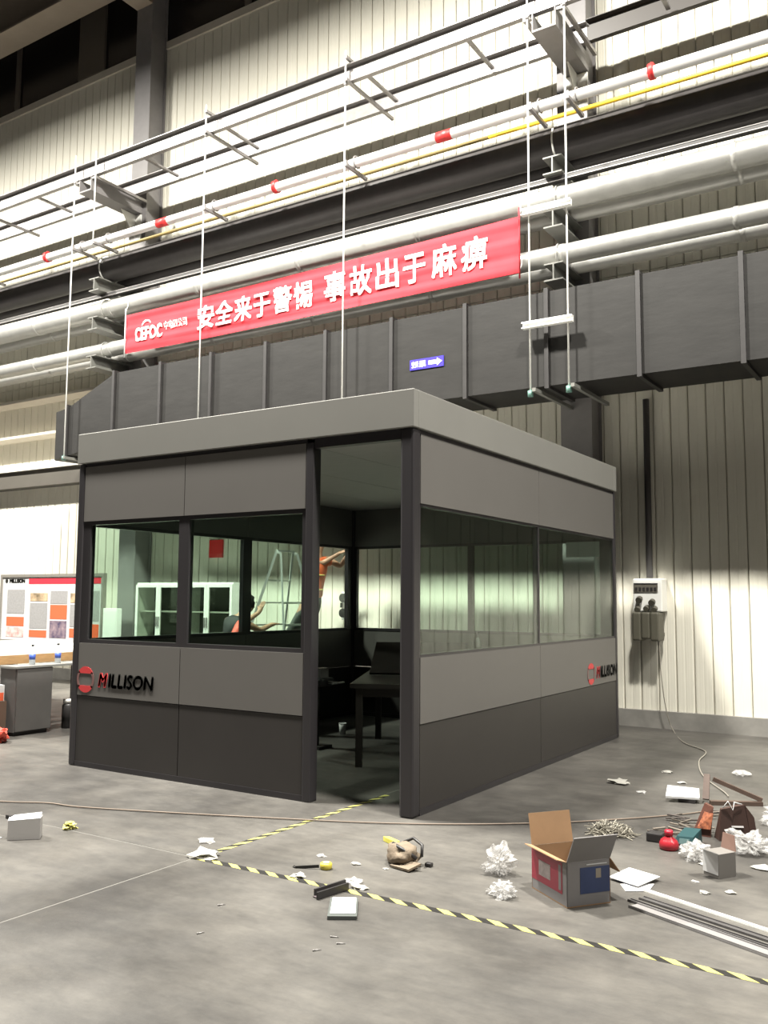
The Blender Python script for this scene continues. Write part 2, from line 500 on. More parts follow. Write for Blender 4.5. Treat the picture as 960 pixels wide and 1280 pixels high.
# ------------------------------------------------------------------ pipe brackets (three tiers on each column)
def ibeam_y(xc, y0, y1, z0, z1, w, name, parent, material=M_ARM):
    MB().box((xc - w / 2, y0, z1 - 0.018), (xc + w / 2, y1, z1)).build('flange', material, parent)
    MB().box((xc - w / 2, y0, z0), (xc + w / 2, y1, z0 + 0.018)).build('flange', material, parent)
    MB().box((xc - 0.009, y0, z0 + 0.0185), (xc + 0.009, y1, z1 - 0.0185)).build('web', material, parent)
TIER = [('top', 6.62, 6.84, 'under the thick black pipe'), ('middle', 5.95, 6.17, 'under the upper silver pipe'), ('bottom', 5.29, 5.51, 'under the lower silver pipe')]
for xc, yf, side in ((-8.80, 4.30, 'left'), (-0.68, 4.40, 'right')):
    for nm, z0, z1, wh in TIER:
        e = empty('pipe_bracket', (xc, 5.09, z0), 'grey I-beam bracket %s on the %s column' % (wh, side), 'bracket', 'pipe brackets on the columns')
        ibeam_y(xc, yf, 5.098, z0, z1, 0.24, 'arm', e)
        MB().box((xc - 0.14, 5.086, z0 - 0.05), (xc + 0.14, 5.0985, z0 - 0.001)).build('end_plate', M_ARM, e)

# ------------------------------------------------------------------ pipes
def pipe(name, y, z, r, material, label, group, joints=(), strap=None, seg=24):
    e = empty(name, (-6, y, z - r), label, 'pipe', group)
    MB().tube([(X0, y, z), (X1, y, z)], r, seg).build('pipe_run', material, e)
    for x in joints:
        MB().tube([(x - 0.03, y, z), (x + 0.03, y, z)], r + 0.006, seg).build('joint_band', material, e)
    if strap:
        for x in (-8.80, -0.68):
            MB().tube(arc_pts((x, y, z), r + 0.01, math.radians(-60), math.radians(240), 18), 0.012, 6).build('strap', strap, e)
            MB().box((x - 0.05, y - 0.06, strap_z(z, r)), (x + 0.05, y + 0.06, z - r - 0.001)).build('saddle', strap, e)
    return e
def strap_z(z, r):
    tops = [6.841, 6.171, 5.511]
    return min([t for t in tops if t < z - r + 0.01], key=lambda t: z - r - t)
JO = [x + 0.37 for x in range(-19, 5, 2)]
pipe('black_pipe', 4.62, 7.07, 0.214, M_BLACKP, 'thick black insulated pipe running along the wall above the banner', 'pipes along the wall', strap=M_WHITEP)
pipe('black_pipe', 4.97, 6.968, 0.124, M_BLACKP, 'thinner black pipe tucked behind and below the thick black pipe', 'pipes along the wall')
pipe('silver_pipe', 4.62, 6.375, 0.15, M_CLAD, 'upper front silver cladded pipe between the black pipe and the banner', 'pipes along the wall', JO, M_CLAD)
pipe('silver_pipe', 4.965, 6.315, 0.115, M_CLAD, 'slim silver pipe behind the upper front silver pipe', 'pipes along the wall', JO)
pipe('silver_pipe', 4.62, 5.67, 0.122, M_CLAD, 'lower front silver cladded pipe passing behind the banner', 'pipes along the wall', JO, M_CLAD)
pipe('silver_pipe', 4.965, 5.635, 0.105, M_CLAD, 'lowest slim silver pipe just above the dark duct', 'pipes along the wall', JO)
e = empty('cable_trunking', (-6, 4.52, 6.53), 'dark grey cable trunking with pale edges just above the upper silver pipe', 'trunking')
MB().box((X0, 4.48, 6.55), (X1, 4.565, 6.604)).build('trunk', mat('trunking_grey', (0.035, 0.033, 0.032), 0.5), e)
MB().box((X0, 4.474, 6.6045), (X1, 4.576, 6.612)).build('lid', M_GALV, e)
MB().box((X0, 4.474, 6.55), (X1, 4.4795, 6.56)).build('edge', M_GALV, e)

e = empty('sprinkler_pipe', (-6, 4.10, 7.257), 'white sprinkler pipe with red bands above the thick black pipe', 'pipe', 'pipes along the wall')
MB().tube([(X0, 4.10, 7.322), (X1, 4.10, 7.322)], 0.064, 20).build('pipe_run', M_WPIPE, e)
for xa, xb in ((-2.10, -1.88), (-7.10, -6.86)):
    MB().tube([(xa, 4.10, 7.322), (xb, 4.10, 7.322)], 0.0665, 20).build('red_band', M_RED, e)
for x in (-4.72, 0.62, -9.78):
    MB().tube([(x - 0.03, 4.10, 7.33), (x + 0.03, 4.10, 7.33)], 0.088, 20).tube([(x, 4.10, 7.24), (x, 4.10, 7.43)], 0.022, 8).build('red_coupling', M_RED, e)
for x in (-8.93, -8.30, -5.97, -3.42, -0.79, -0.33):
    MB().tube(arc_pts((x + 0.09, 4.10, 7.33), 0.08, math.radians(-80), math.radians(260), 16), 0.009, 6).build('u_bolt', M_GALV, e)
MB().tube([(X0, 4.36, 7.285), (-1.5, 4.36, 7.285)], 0.026, 10).build('yellow_pipe', mat('olive_pipe', (0.20, 0.15, 0.05), 0.5))
bpy.data.objects['yellow_pipe'].name = 'olive_pipe'
tag(bpy.data.objects['olive_pipe'], 'thin olive pipe beside the white sprinkler pipe, left stretch', 'pipe', 'pipes along the wall')
tag(MB().tube([(-1.499, 4.36, 7.285), (X1, 4.36, 7.285)], 0.026, 10).build('yellow_pipe', M_YELLOW), 'thin bright yellow pipe beside the white sprinkler pipe at the right', 'pipe', 'pipes along the wall')

# ------------------------------------------------------------------ cable tray (two channels, arms, rungs)
def channel_x(y, z0, z1, depth, s, name, parent, material, X0=X0, X1=X1):
    b = MB()
    b.box((X0, y - 0.004, z0), (X1, y + 0.004, z1))
    b.box((X0, min(y, y + s * depth), z1), (X1, max(y, y + s * depth), z1 + 0.01))
    b.box((X0, min(y, y + s * depth), z0 - 0.012), (X1, max(y, y + s * depth), z0 - 0.001))
    return b.build(name, material, parent)
tr = empty('cable_tray', (-6, 4.5, 8.43), 'long galvanised cable tray with two side rails hung near the wall top', 'cable tray')
channel_x(4.07, 8.455, 8.69, 0.075, -1, 'side_rail', tr, M_GALV)
channel_x(4.92, 8.455, 8.71, 0.075, -1, 'side_rail', tr, M_GALV, X1=-0.40)
channel_x(4.92, 8.455, 8.73, 0.075, -1, 'side_rail', tr, mat('shaded_rail', (0.035, 0.029, 0.025), 0.5), X0=-0.395)  # right stretch of the same rail, its shade put into the colour
for x in (-10.2, -7.5, -5.75, -3.2, -1.7, 0.6, 2.3):
    MB().box((x, 4.09, 8.50), (x + 0.05, 4.86, 8.53)).build('rung', M_GALV, tr)
ROD = [(-11.45, 'leftmost'), (-8.93, 'above the left end of the duct'), (-5.97, 'crossing the left half of the banner'), (-3.42, 'crossing the middle of the banner'), (-0.79, 'left one of the pair right of the banner'), (-0.33, 'right one of the pair right of the banner')]
for i, (x, wh) in enumerate(ROD):
    z0 = 3.80 if i else 7.2
    if i == 1: z0 = 3.70
    e = empty('trapeze_hanger', (x, 3.945, z0), 'thin white hanger rod with grey arms, %s' % wh, 'hanger', 'hangers for tray and duct')
    MB().tube([(x, 3.945, z0), (x, 3.945, 8.86)], 0.011, 8).build('rod', M_WHITEP, e)
    if i:
        MB().tube([(x, 3.945, z0), (x, 3.945, z0 + 0.07)], 0.035, 8).build('clamp_nut', mat('clamp_green', (0.10, 0.20, 0.17), 0.5), e)
        zb = 3.85 if i > 1 else 3.72
        MB().box((x + 0.036, 3.90, zb), (x + 0.08, 4.95 if i < 4 else 5.08, zb + 0.04)).build('duct_bar', M_ARM, e)
    MB().tube([(x, 3.945, 8.36), (x, 3.945, 8.395)], 0.024, 6).build('nut', M_GALV, e)
    if i not in (1, 4, 5):
        MB().box((x + 0.014, 3.90, 8.40), (x + 0.055, 5.095, 8.442)).build('tray_arm', M_GALV, e)
        MB().box((x + 0.014, 3.90, 8.72), (x + 0.05, 4.10, 8.76)).build('top_clip', M_GALV, e)
    MB().box((x + 0.014, 3.91, 7.215), (x + 0.055, 4.42, 7.256)).build('pipe_arm', M_GALV, e)
    MB().box((x + 0.014, 3.91, 7.257), (x + 0.05, 3.95, 7.30)).build('upstand', M_GALV, e)
e = empty('trapeze_hanger', (-8.42, 3.945, 7.2), 'short white hanger rod beside the left column, ending at the sprinkler pipe', 'hanger', 'hangers for tray and duct')
MB().tube([(-8.42, 3.945, 7.2), (-8.42, 3.945, 8.80)], 0.011, 8).build('rod', M_WHITEP, e)
MB().box((-8.40, 3.91, 7.215), (-8.36, 4.42, 7.256)).build('pipe_arm', M_GALV, e)
# pale struts across the rod pair
for z, wh in ((5.93, 'upper pale strut clamped across the rod pair right of the banner'), (4.585, 'lower pale strut clamped across the rod pair in front of the duct')):
    e = empty('cross_strut', (-0.56, 3.92, z), wh, 'strut', 'struts across the rod pair')
    MB().box((-0.86, 3.90, z), (-0.26, 3.93, z + 0.075)).build('strut', M_WHITEP, e)
    MB().box((-0.86, 3.86, z + 0.06), (-0.26, 3.8995, z + 0.075)).build('flange', M_WHITEP, e)
    MB().box((-0.86, 3.86, z), (-0.26, 3.8995, z + 0.012)).build('flange', M_WHITEP, e)
# heavy cantilevers from the columns at tray level
for xc, side in ((-8.72, 'left'), (-0.60, 'right')):
    e = empty('tray_cantilever', (xc, 5.09, 8.15), 'heavy grey steel cantilever carrying the cable tray on the %s column' % side, 'bracket', 'cantilevers at the columns')
    MB().box((xc - 0.15, 3.985, 8.20), (xc + 0.15, 5.098, 8.225)).build('bottom_plate', M_STEEL, e)
    MB().box((xc - 0.15, 3.985, 8.226), (xc - 0.135, 5.098, 8.43)).build('side_plate', M_STEEL, e)
    MB().box((xc + 0.135, 3.985, 8.226), (xc + 0.15, 5.098, 8.43)).build('side_plate', M_STEEL, e)
    for s in (-1, 1):
        MB().bar((xc + s * 0.24, 3.985, 8.40), (xc + s * 0.24, 5.09, 8.40), 0.045, 0.045).build('edge_angle', M_GALV, e)
        MB().box((xc + s * 0.19 - 0.03, 3.99, 8.385), (xc + s * 0.19 + 0.03, 4.04, 8.415)).build('clip', M_GALV, e)
    MB().prism([(xc - 0.008, 5.098, 7.75), (xc - 0.008, 5.098, 8.199), (xc - 0.008, 4.75, 8.199)], (0.016, 0, 0)).build('gusset', M_WHITEP, e)
    MB().box((xc - 0.14, 5.07, 7.72), (xc + 0.14, 5.0985, 8.19)).build('end_plate', M_WHITEP, e)

# ------------------------------------------------------------------ duct
dz0, dz1, dy0, dy1 = 3.93, 5.035, 4.05, 4.86
du = empty('ventilation_duct', (-3, 4.45, 3.93), 'large dark grey rectangular ventilation duct with ribs hung along the wall', 'duct')
RIBS = [-7.90, -6.865, -5.825, -4.795, -3.76, -2.72, -1.67, -0.625, 0.435, 1.495, 2.55]
sec = None
for i in range(len(RIBS)):
    x0 = RIBS[i]; x1 = RIBS[i + 1] if i + 1 < len(RIBS) else X1
    MB().box((x0 + 0.002, dy0, dz0), (x1 - 0.002, dy1, dz1)).build('duct_section', M_DUCT, du)
for x in RIBS:
    b = MB()
    t = 0.035
    b.box((x - 0.025, dy0 - t, dz0 - t), (x + 0.025, dy0 - 0.0005, dz1 + t))
    b.box((x - 0.025, dy0, dz1 + 0.0005), (x + 0.025, dy1, dz1 + t))
    b.box((x - 0.025, dy0, dz0 - t), (x + 0.025, dy1, dz0 - 0.0005))
    b.build('flange', M_FLANGE, du)
MB().prism([(-7.902, dy0, 3.93), (-7.902, dy0, 5.035), (-8.98, dy0, 4.60), (-8.98, dy0, 3.80)], (0, dy1 - dy0, 0)).build('reducer', M_DUCT, du)
b = MB()
b.box((-9.03, dy0 - 0.035, 3.77), (-8.981, dy0 - 0.001, 4.64)); b.box((-9.03, dy0, 4.601), (-8.981, dy1, 4.64)); b.box((-9.03, dy0, 3.765), (-8.981, dy1, 3.799))
b.build('flange', M_FLANGE, du)
MB().prism([(-9.031, dy0, 3.80), (-9.031, dy0, 4.60), (-9.031, dy1, 4.60), (-9.031, dy1, 3.80)], (-0.001, 0, 0)).prism([(-9.033, dy0, 3.80), (-9.30, dy0, 3.76), (-9.42, dy0 + 0.10, 3.76), (-9.42, 5.14, 3.78), (-9.033, 5.14, 3.80)], (0, 0, 0.79)).build('elbow', M_DUCT, du)

# arrow sign on the duct
e = empty('arrow_sign', (-2.2, 4.04, 4.30), 'small blue sign with a white arrow stuck on the duct', 'sign')
MB().box((-2.45, 4.038, 4.345), (-1.97, 4.0495, 4.475)).build('plate', M_BLUE, e)
MB().prism([(-2.18, 4.0375, 4.385), (-2.06, 4.0375, 4.385), (-2.06, 4.0375, 4.362), (-1.99, 4.0375, 4.41), (-2.06, 4.0375, 4.458), (-2.06, 4.0375, 4.435), (-2.18, 4.0375, 4.435)], (0, -0.003, 0)).build('arrow', M_WHITE, e)
text_obj('lettering', '\u7a7a\u8c03 \u9001\u98ce', 0.085, (-2.42, 4.036, 4.378), (1, 0, 0), (0, 0, 1), M_WHITE, e, bold=0.002, width=0.20)

# ------------------------------------------------------------------ banner
BY = 4.41
def wave(x, z):
    u = (x + 8.1) / 7.0; v = (z - 5.48) / 0.66
    y = 0.007 * math.sin(38 * v + 9 * u) * (0.4 + 0.6 * math.sin(3.1 * u)) + 0.010 * math.sin(16 * (v - 0.35 * u) + 2.0) + 0.02 * math.sin(5.0 * u + 1)
    return y
def btop(x):
    u = (x + 8.12) / 7.0
    return 6.105 + 0.075 * u - 0.05 * math.sin(math.pi * u) * 0.5
def bbot(x):
    u = (x + 8.12) / 7.0
    return 5.47 + 0.0 * u - 0.02 * math.sin(math.pi * u)
def banner_pt(x, v, dy=0.0):
    z = bbot(x) + (btop(x) - bbot(x)) * v
    return (x, BY + wave(x, 5.48 + 0.66 * v) + dy, z)
bn = empty('banner', (-4.6, BY, 5.47), 'long red cloth banner with white Chinese lettering tied over the silver pipes', 'banner')
NX, NZ = 180, 22
b = MB()
vv = [banner_pt(-8.12 + 7.0 * i / NX, j / NZ) for i in range(NX + 1) for j in range(NZ + 1)]
vv2 = [(p[0], p[1] + 0.004, p[2]) for p in vv]
fs = [(i * (NZ + 1) + j, (i + 1) * (NZ + 1) + j, (i + 1) * (NZ + 1) + j + 1, i * (NZ + 1) + j + 1) for i in range(NX) for j in range(NZ)]
b.add(vv, fs, 0, True); b.add(vv2, [f[::-1] for f in fs], 0, True)
b.build('cloth', M_BANNER, bn)
def bwarp(w):
    x = w.x; v = (w.z - 5.48) / 0.66
    p = banner_pt(x, v)
    return Vector((x, p[1] + (w.y - BY) - 0.016, p[2]))
def chars(txt, xa, step, size, z):
    for i, ch in enumerate(txt):
        text_obj('character', ch, size, (xa + i * step, BY, z), (1, 0, 0), (0, 0, 1), M_WHITE, bn, fat=0.008, thick=0.002, width=size * 0.86 if ch not in '\u4e8e' else size * 0.80, warp=bwarp)
chars('\u5b89\u5168\u6765\u4e8e\u8b66\u60d5', -6.49, 0.378, 0.40, 5.66)
chars('\u4e8b\u6545\u51fa\u4e8e\u9ebb\u75f9', -4.05, 0.43, 0.42, 5.665)
text_obj('logo_lettering', 'CEFOC', 0.30, (-7.88, BY, 5.655), (1, 0, 0), (0, 0, 1), M_WHITE, bn, fat=0.010, thick=0.002, width=0.62, warp=bwarp)
text_obj('company_lettering', '\u4e2d\u7535\u56db\u516c\u53f8', 0.14, (-7.22, BY, 5.765), (1, 0, 0), (0, 0, 1), M_WHITE, bn, fat=0.002, thick=0.002, width=0.50, warp=bwarp)
text_obj('company_lettering', 'CEFOC ENGINEERING', 0.05, (-7.22, BY, 5.69), (1, 0, 0), (0, 0, 1), M_WHITE, bn, bold=0.0, thick=0.002, width=0.42, warp=bwarp) if False else None
b = MB()
for i in range(8):
    a0 = math.radians(20 + 20 * i); a1 = math.radians(20 + 20 * (i + 1)); r0 = 0.06; r1 = 0.06 + 0.006 * (4 - abs(i - 4))
    q = [(-7.62 + r * math.cos(a) * 1.4, BY, 5.90 + r * math.sin(a)) for r, a in ((r0, a0), (r1 + .012, a0), (r1 + .012, a1), (r0, a1))]
    b.add([bwarp(Vector(p)) for p in q], [(0, 1, 2, 3)])
b.build('logo_swoosh', M_WHITE, bn)
for x in (-8.12, -1.12):
    MB().tube([(x, BY + 0.005, 6.30 if x > -2 else 6.22), (x, BY + 0.005, 5.40)], 0.010, 6).build('pole', M_WHITE if x < -2 else M_BANNER, bn)
    MB().tube([(x, BY, 6.15), (x, 4.455, 6.28), (x, 4.463, 6.375)], 0.006, 6).build('tie_cord', M_WHITE, bn)
    MB().tube([(x, BY, 5.50), (x, 4.47, 5.58), (x, 4.491, 5.67)], 0.006, 6).build('tie_cord', M_WHITE, bn)

# ------------------------------------------------------------------ booth
bo = empty('inspection_booth', (-W / 2, D / 2, 0), 'grey modular glazed booth with dark base panels standing by the wall', 'booth')
ZP, ZS, ZW, ZT, ZB, ZH = 0.622, 1.087, 2.185, 2.69, 2.722, 3.0
T = 0.05
def rounded_post(x0, y0, x1, y1):
    b = MB().bbox((x0, y0, 0), (x1, y1, ZT + 0.03), 0.018)
    return b.build('corner_post', M_FRAME, bo)
rounded_post(-0.11, 0.0, 0.0, 0.11)
rounded_post(-W, 0.0, -W + 0.085, 0.085)
rounded_post(-0.07, D - 0.07, 0.0, D)
rounded_post(-W, D - 0.085, -W + 0.085, D)
# door jamb
MB().bbox((-0.955, 0.0, 0), (-0.885, 0.10, ZT), 0.008).build('door_jamb', M_FRAME, bo)
MB().box((-0.884, 0.012, ZT - 0.045), (-0.111, 0.085, ZT + 0.03)).build('door_header', M_FRAME, bo)

def side(o, u, nrm, spans, mull, flush=False, top_frame=0.035):
    """one glazed wall: o origin at z=0, u along the wall, nrm outward; spans = [(a, b)] panel stretches"""
    o = Vector(o); u = Vector(u); nrm = Vector(nrm)
    def pbox(a, b2, z0, z1, d0, d1, name, material, parent=bo):
        ps = []
        for z in (z0, z1):
            ps += [o + u * a - nrm * d1 + Vector((0, 0, z)), o + u * b2 - nrm * d1 + Vector((0, 0, z)), o + u * b2 - nrm * d0 + Vector((0, 0, z)), o + u * a - nrm * d0 + Vector((0, 0, z))]
        return MB().hexa(ps).build(name, material, parent)
    out = {}
    lo, hi = spans[0][0], spans[-1][1]
    pbox(lo, hi, 0.0, 0.045, 0.004, 0.075, 'base_rail', M_FRAME)
    pbox(lo, hi, ZT + 0.001, ZB - 0.001, 0.015, 0.07, 'top_rail', M_FRAME)
    for i, (a, b2) in enumerate(spans):
        g0 = 0.004
        out['dark', i] = pbox(a + g0, b2 - g0, 0.046, ZP - 0.003, 0.008, 0.06, 'base_panel', M_DARK)
        out['mid', i] = pbox(a + g0, b2 - g0, ZP + 0.003, ZS, 0.004, 0.06, 'lower_panel', M_PANEL)
        out['top', i] = pbox(a + g0, b2 - g0, ZW, ZT - 0.003, 0.004, 0.06, 'upper_panel', M_PANEL)
        fa = 0.10 if (i == 0 and not flush) else (mull / 2)
        fb = mull / 2 if i + 1 < len(spans) else (0.035 if not flush else mull / 2)
        fr = MB()
        def fb_(a_, b_, z0_, z1_):
            ps = []
            for z in (z0_, z1_):
                ps += [o + u * a_ - nrm * 0.065 + Vector((0, 0, z)), o + u * b_ - nrm * 0.065 + Vector((0, 0, z)), o + u * b_ - nrm * 0.012 + Vector((0, 0, z)), o + u * a_ - nrm * 0.012 + Vector((0, 0, z))]
            fr.hexa(ps)
        fb_(a, a + fa, ZS + 0.001, ZW - 0.001)
        fb_(b2 - fb, b2, ZS + 0.001, ZW - 0.001)
        fb_(a + fa, b2 - fb, ZS + 0.001, ZS + top_frame)
        fb_(a + fa, b2 - fb, ZW - top_frame, ZW - 0.001)
        f = fr.build('window_frame', M_FRAME, bo)
        d = 0.035 if not flush else 0.016
        pbox(a + fa, b2 - fb, ZS + top_frame, ZW - top_frame, d, d + 0.006, 'window_pane', M_GLASS, f)
    return out
fp = side((-W, 0, 0), (1, 0, 0), (0, -1, 0), [(0.085, W - 2.24), (W - 2.24, W - 0.956)], 0.12)
rp = side((0, 0, 0), (0, 1, 0), (1, 0, 0), [(0.111, 2.28), (2.28, D - 0.071)], 0.03, True, 0.02)
lp = side((-W, D, 0), (0, -1, 0), (-1, 0, 0), [(0.086, D - 2.30), (D - 2.30, D - 0.086)], 0.14)
bp_ = side((0, D, 0), (-1, 0, 0), (0, 1, 0), [(0.071, 1.80), (1.80, W - 0.086)], 0.07)
# fascia, roof and ceiling
q = 0.012
MB().bbox((-W - q, -q, ZB), (q, 0.06, ZH), 0.006).build('fascia', M_FASC, bo)
MB().bbox((-0.06, 0.0605, ZB), (q, D - 0.0605, ZH), 0.006).build('fascia', M_FASC, bo)
MB().bbox((-W - q, 0.0605, ZB), (-W + 0.06, D - 0.0605, ZH), 0.006).build('fascia', M_FASC, bo)
MB().bbox((-W - q, D - 0.06, ZB), (q, D + q, ZH), 0.006).build('fascia', M_FASC, bo)
MB().box((-W + 0.061, 0.061, 2.90), (-0.061, D - 0.061, 2.95)).build('roof', M_FASC, bo)
for k in range(4):
    xa = -W + 0.08 + k * (W - 0.16) / 4
    MB().box((xa + 0.003, 0.08, 2.665), (xa + (W - 0.16) / 4 - 0.003, D - 0.08, 2.685)).build('ceiling_panel', M_CEIL, bo)
# logos
def logo(parent, org, xd, h, wtext):
    org = Vector(org); xd = Vector(xd); zd = Vector((0, 0, 1)); nd = xd.cross(zd)
    b = MB(); r = 0.115 * h
    for s, (a0, a1) in ((1, (28, 152)), (-1, (208, 332))):
        pts = [org + xd * (r * math.cos(math.radians(a0 + (a1 - a0) * i / 12))) + zd * (r * math.sin(math.radians(a0 + (a1 - a0) * i / 12))) for i in range(13)]
        MB().prism([p + nd * 0.001 for p in pts], nd * 0.002).build('logo_emblem', M_LOGO_R, parent)
    b = MB()
    for s in (0, 1):
        pts = []
        for i in range(9):
            a = math.radians((-40 if s == 0 else 140) + 80 * i / 8)
            pts.append(org + xd * (r * 1.0 * math.cos(a)) + zd * (r * 1.0 * math.sin(a)))
        for i in range(8, -1, -1):
            a = math.radians((-40 if s == 0 else 140) + 80 * i / 8)
            pts.append(org + xd * (r * 0.78 * math.cos(a)) + zd * (r * 0.78 * math.sin(a)))
        MB().prism([p + nd * 0.001 for p in pts], nd * 0.002).build('logo_ring', mat('logo_pale_red', (0.20, 0.10, 0.095), 0.5), parent)
    z0 = org - zd * 0.052 * h + xd * (0.17 * h) + nd * 0.002
    text_obj('logo_lettering', 'M', 0.165 * h, z0, xd, zd, M_LOGO_R, parent, fat=0.007, shear=0.25, width=0.14 * wtext)
    text_obj('logo_lettering', 'ILLISON', 0.165 * h, z0 + xd * 0.15 * wtext, xd, zd, M_LOGO_K, parent, fat=0.007, shear=0.12, width=0.66 * wtext)
logo(fp['mid', 0], (-3.40, 0.004 - 0.0005, 0.765), (1, 0, 0), 1.0, 0.86)
logo(rp['mid', 1], (-0.004 + 0.0005, 3.60, 0.745), (0, 1, 0), 0.95, 0.82)
# pale sheet added inside the back glass in place of a bright rectangle
tag(MB().box((-0.56, 4.385, 1.985), (-0.165, 4.388, 2.16)).build('paper_sheet', M_FLAG), 'added pale blank sheet standing in for a bright rectangle in the booth window', 'sheet')

# ------------------------------------------------------------------ inside the booth
a0 = Vector((-1.40, 1.36, 0)); e1 = Vector((0.96, -0.28, 0)).normalized(); e2 = Vector((-0.68, 0.73, 0)).normalized()
e2 = Vector((-e1.y, e1.x, 0)); e2 = Vector((-0.45, 0.89, 0)).normalized(); e1 = Vector((0.89, 0.45, 0)).normalized()
tb = empty('work_table', (-1.4, 2.0, 0), 'dark wooden work table inside the booth, seen through the doorway', 'table')
def P(s_, t_, z): return a0 + e1 * s_ + e2 * t_ + Vector((0, 0, z))
MB().hexa([P(-0.05, -0.05, .70), P(1.05, -0.05, .70), P(1.05, 1.75, .70), P(-0.05, 1.75, .70), P(-0.05, -0.05, .74), P(1.05, -0.05, .74), P(1.05, 1.75, .74), P(-0.05, 1.75, .74)]).build('table_top', M_DWOOD, tb)
for s_, t_ in ((0, 0), (0.95, 0), (0, 1.65), (0.95, 1.65)):
    MB().hexa([P(s_, t_, 0), P(s_ + .06, t_, 0), P(s_ + .06, t_ + .06, 0), P(s_, t_ + .06, 0), P(s_, t_, .699), P(s_ + .06, t_, .699), P(s_ + .06, t_ + .06, .699), P(s_, t_ + .06, .699)]).build('leg', M_DWOOD, tb)
MB().hexa([P(.06, 0.01, .62), P(.95, 0.01, .62), P(.95, .05, .62), P(.06, .05, .62), P(.06, 0.01, .699), P(.95, 0.01, .699), P(.95, .05, .699), P(.06, .05, .699)]).build('apron', M_DWOOD, tb)
# drawing board propped on the table
db = empty('tilted_board', P(0.5, 1.2, 0.742), 'dark tilted board propped on the work table in the booth', 'board')
MB().hexa([P(0.02, 0.9, .745), P(1.0, 0.9, .745), P(1.0, 1.55, 1.02), P(0.02, 1.55, 1.02), P(0.02, 0.88, .765), P(1.0, 0.88, .765), P(1.0, 1.53, 1.04), P(0.02, 1.53, 1.04)]).build('board', M_DWOOD, db)
MB().hexa([P(0.1, 1.5, .742), P(0.14, 1.5, .742), P(0.14, 1.54, .742), P(0.1, 1.54, .742), P(0.1, 1.5, .99), P(0.14, 1.5, .99), P(0.14, 1.54, 1.0), P(0.1, 1.54, 1.0)]).hexa([P(0.88, 1.5, .742), P(0.92, 1.5, .742), P(0.92, 1.54, .742), P(0.88, 1.54, .742), P(0.88, 1.5, .99), P(0.92, 1.5, .99), P(0.92, 1.54, 1.0), P(0.88, 1.54, 1.0)]).build('prop', M_DWOOD, db)
# small machine on a low stand left of the table
mc = empty('bench_vice', (-2.33, 2.0, 0), 'dark bench vice on a post stand left of the booth table', 'vice')
MB().box((-2.45, 1.9, 0), (-2.2, 2.12, 0.03)).build('base', M_BLK, mc)
MB().tube([(-2.33, 2.0, 0.03), (-2.33, 2.0, 0.62)], 0.045, 10).build('post', M_BLK, mc)
MB().bbox((-2.48, 1.88, 0.621), (-2.18, 2.12, 0.70), 0.015).build('body', M_BLK, mc)
MB().box((-2.46, 1.93, 0.701), (-2.38, 2.07, 0.80)).build('jaw', M_GALV, mc)
MB().box((-2.30, 1.93, 0.701), (-2.22, 2.07, 0.80)).build('jaw', M_GALV, mc)
MB().tube([(-2.17, 2.0, 0.66), (-2.06, 2.0, 0.66)], 0.015, 8).tube([(-2.05, 1.9, 0.66), (-2.05, 2.1, 0.66)], 0.01, 8).build('handle', M_GALV, mc)
cu_ = empty('paper_cup', (-2.62, 2.90, 0), 'small white paper cup on the floor under the booth table', 'cup')
MB().lathe((-2.62, 2.90, 0), [(0.033, 0), (0.042, 0.12), (0.038, 0.12), (0.030, 0.01)], 16).build('cup_body', M_PAPER, cu_)
MB().tube([(-2.62 + 0.042 * math.cos(t * math.pi / 8), 2.90 + 0.042 * math.sin(t * math.pi / 8), 0.121) for t in range(17)], 0.003, 6, caps=False).build('rim', M_PAPER, cu_)
# pump bottle on the inner sill shelf of the right wall
sh = empty('sill_shelf', (-0.17, 1.3, 1.06), 'narrow dark shelf inside the booth below the right window', 'shelf')
MB().box((-0.26, 1.0, 1.068), (-0.066, 1.65, 1.085)).build('board', M_FRAME, sh)
MB().box((-0.24, 1.1, 0.96), (-0.066, 1.115, 1.067)).box((-0.24, 1.55, 0.96), (-0.066, 1.565, 1.067)).build('bracket', M_FRAME, sh)
pb = empty('pump_bottle', (-0.15, 1.30, 1.086), 'small dark pump bottle standing inside the booth right window', 'bottle')
MB().lathe((-0.15, 1.30, 1.086), [(0.030, 0), (0.033, 0.01), (0.033, 0.075), (0.014, 0.09), (0.014, 0.10)], 16).build('bottle_body', mat('grey_green_plastic', (0.02, 0.024, 0.02), 0.4), pb)
MB().tube([(-0.15, 1.30, 1.186), (-0.15, 1.30, 1.222)], 0.006, 8).tube([(-0.15, 1.26, 1.226), (-0.15, 1.33, 1.226)], 0.008, 8).build('pump_head', M_BLK, pb)

# ------------------------------------------------------------------ electrical boxes on the wall
e = empty('socket_box', (0.10, 5.3, 1.0), 'white electrical socket box on the wall right of the booth', 'electrical box')
MB().bbox((-0.06, 5.25, 1.37), (0.28, 5.485, 1.76), 0.012).build('housing', M_WHITEP, e)
MB().box((-0.045, 5.238, 1.60), (0.235, 5.2495, 1.69)).build('breaker_window', mat('smoky_window', (0.13, 0.12, 0.10), 0.2), e)
for k in range(6):
    MB().box((-0.03 + k * 0.045, 5.232, 1.615), (-0.002 + k * 0.045, 5.2375, 1.655)).build('breaker', M_BLK, e)
MB().box((-0.045, 5.235, 1.691), (0.235, 5.2495, 1.705)).build('window_rim', M_BLK, e)
for x, z in ((0.02, 1.52), (0.17, 1.49)):
    MB().tube([(x, 5.2495, z), (x, 5.20, z - 0.02)], 0.038, 12).build('socket', M_SOCK, e)
for x, z in ((0.0, 1.41), (0.105, 1.42), (0.20, 1.41)):
    MB().tube([(x, 5.2495, z), (x, 5.19, z - 0.02)], 0.032, 12).build('socket', M_SOCK, e)
b = MB()
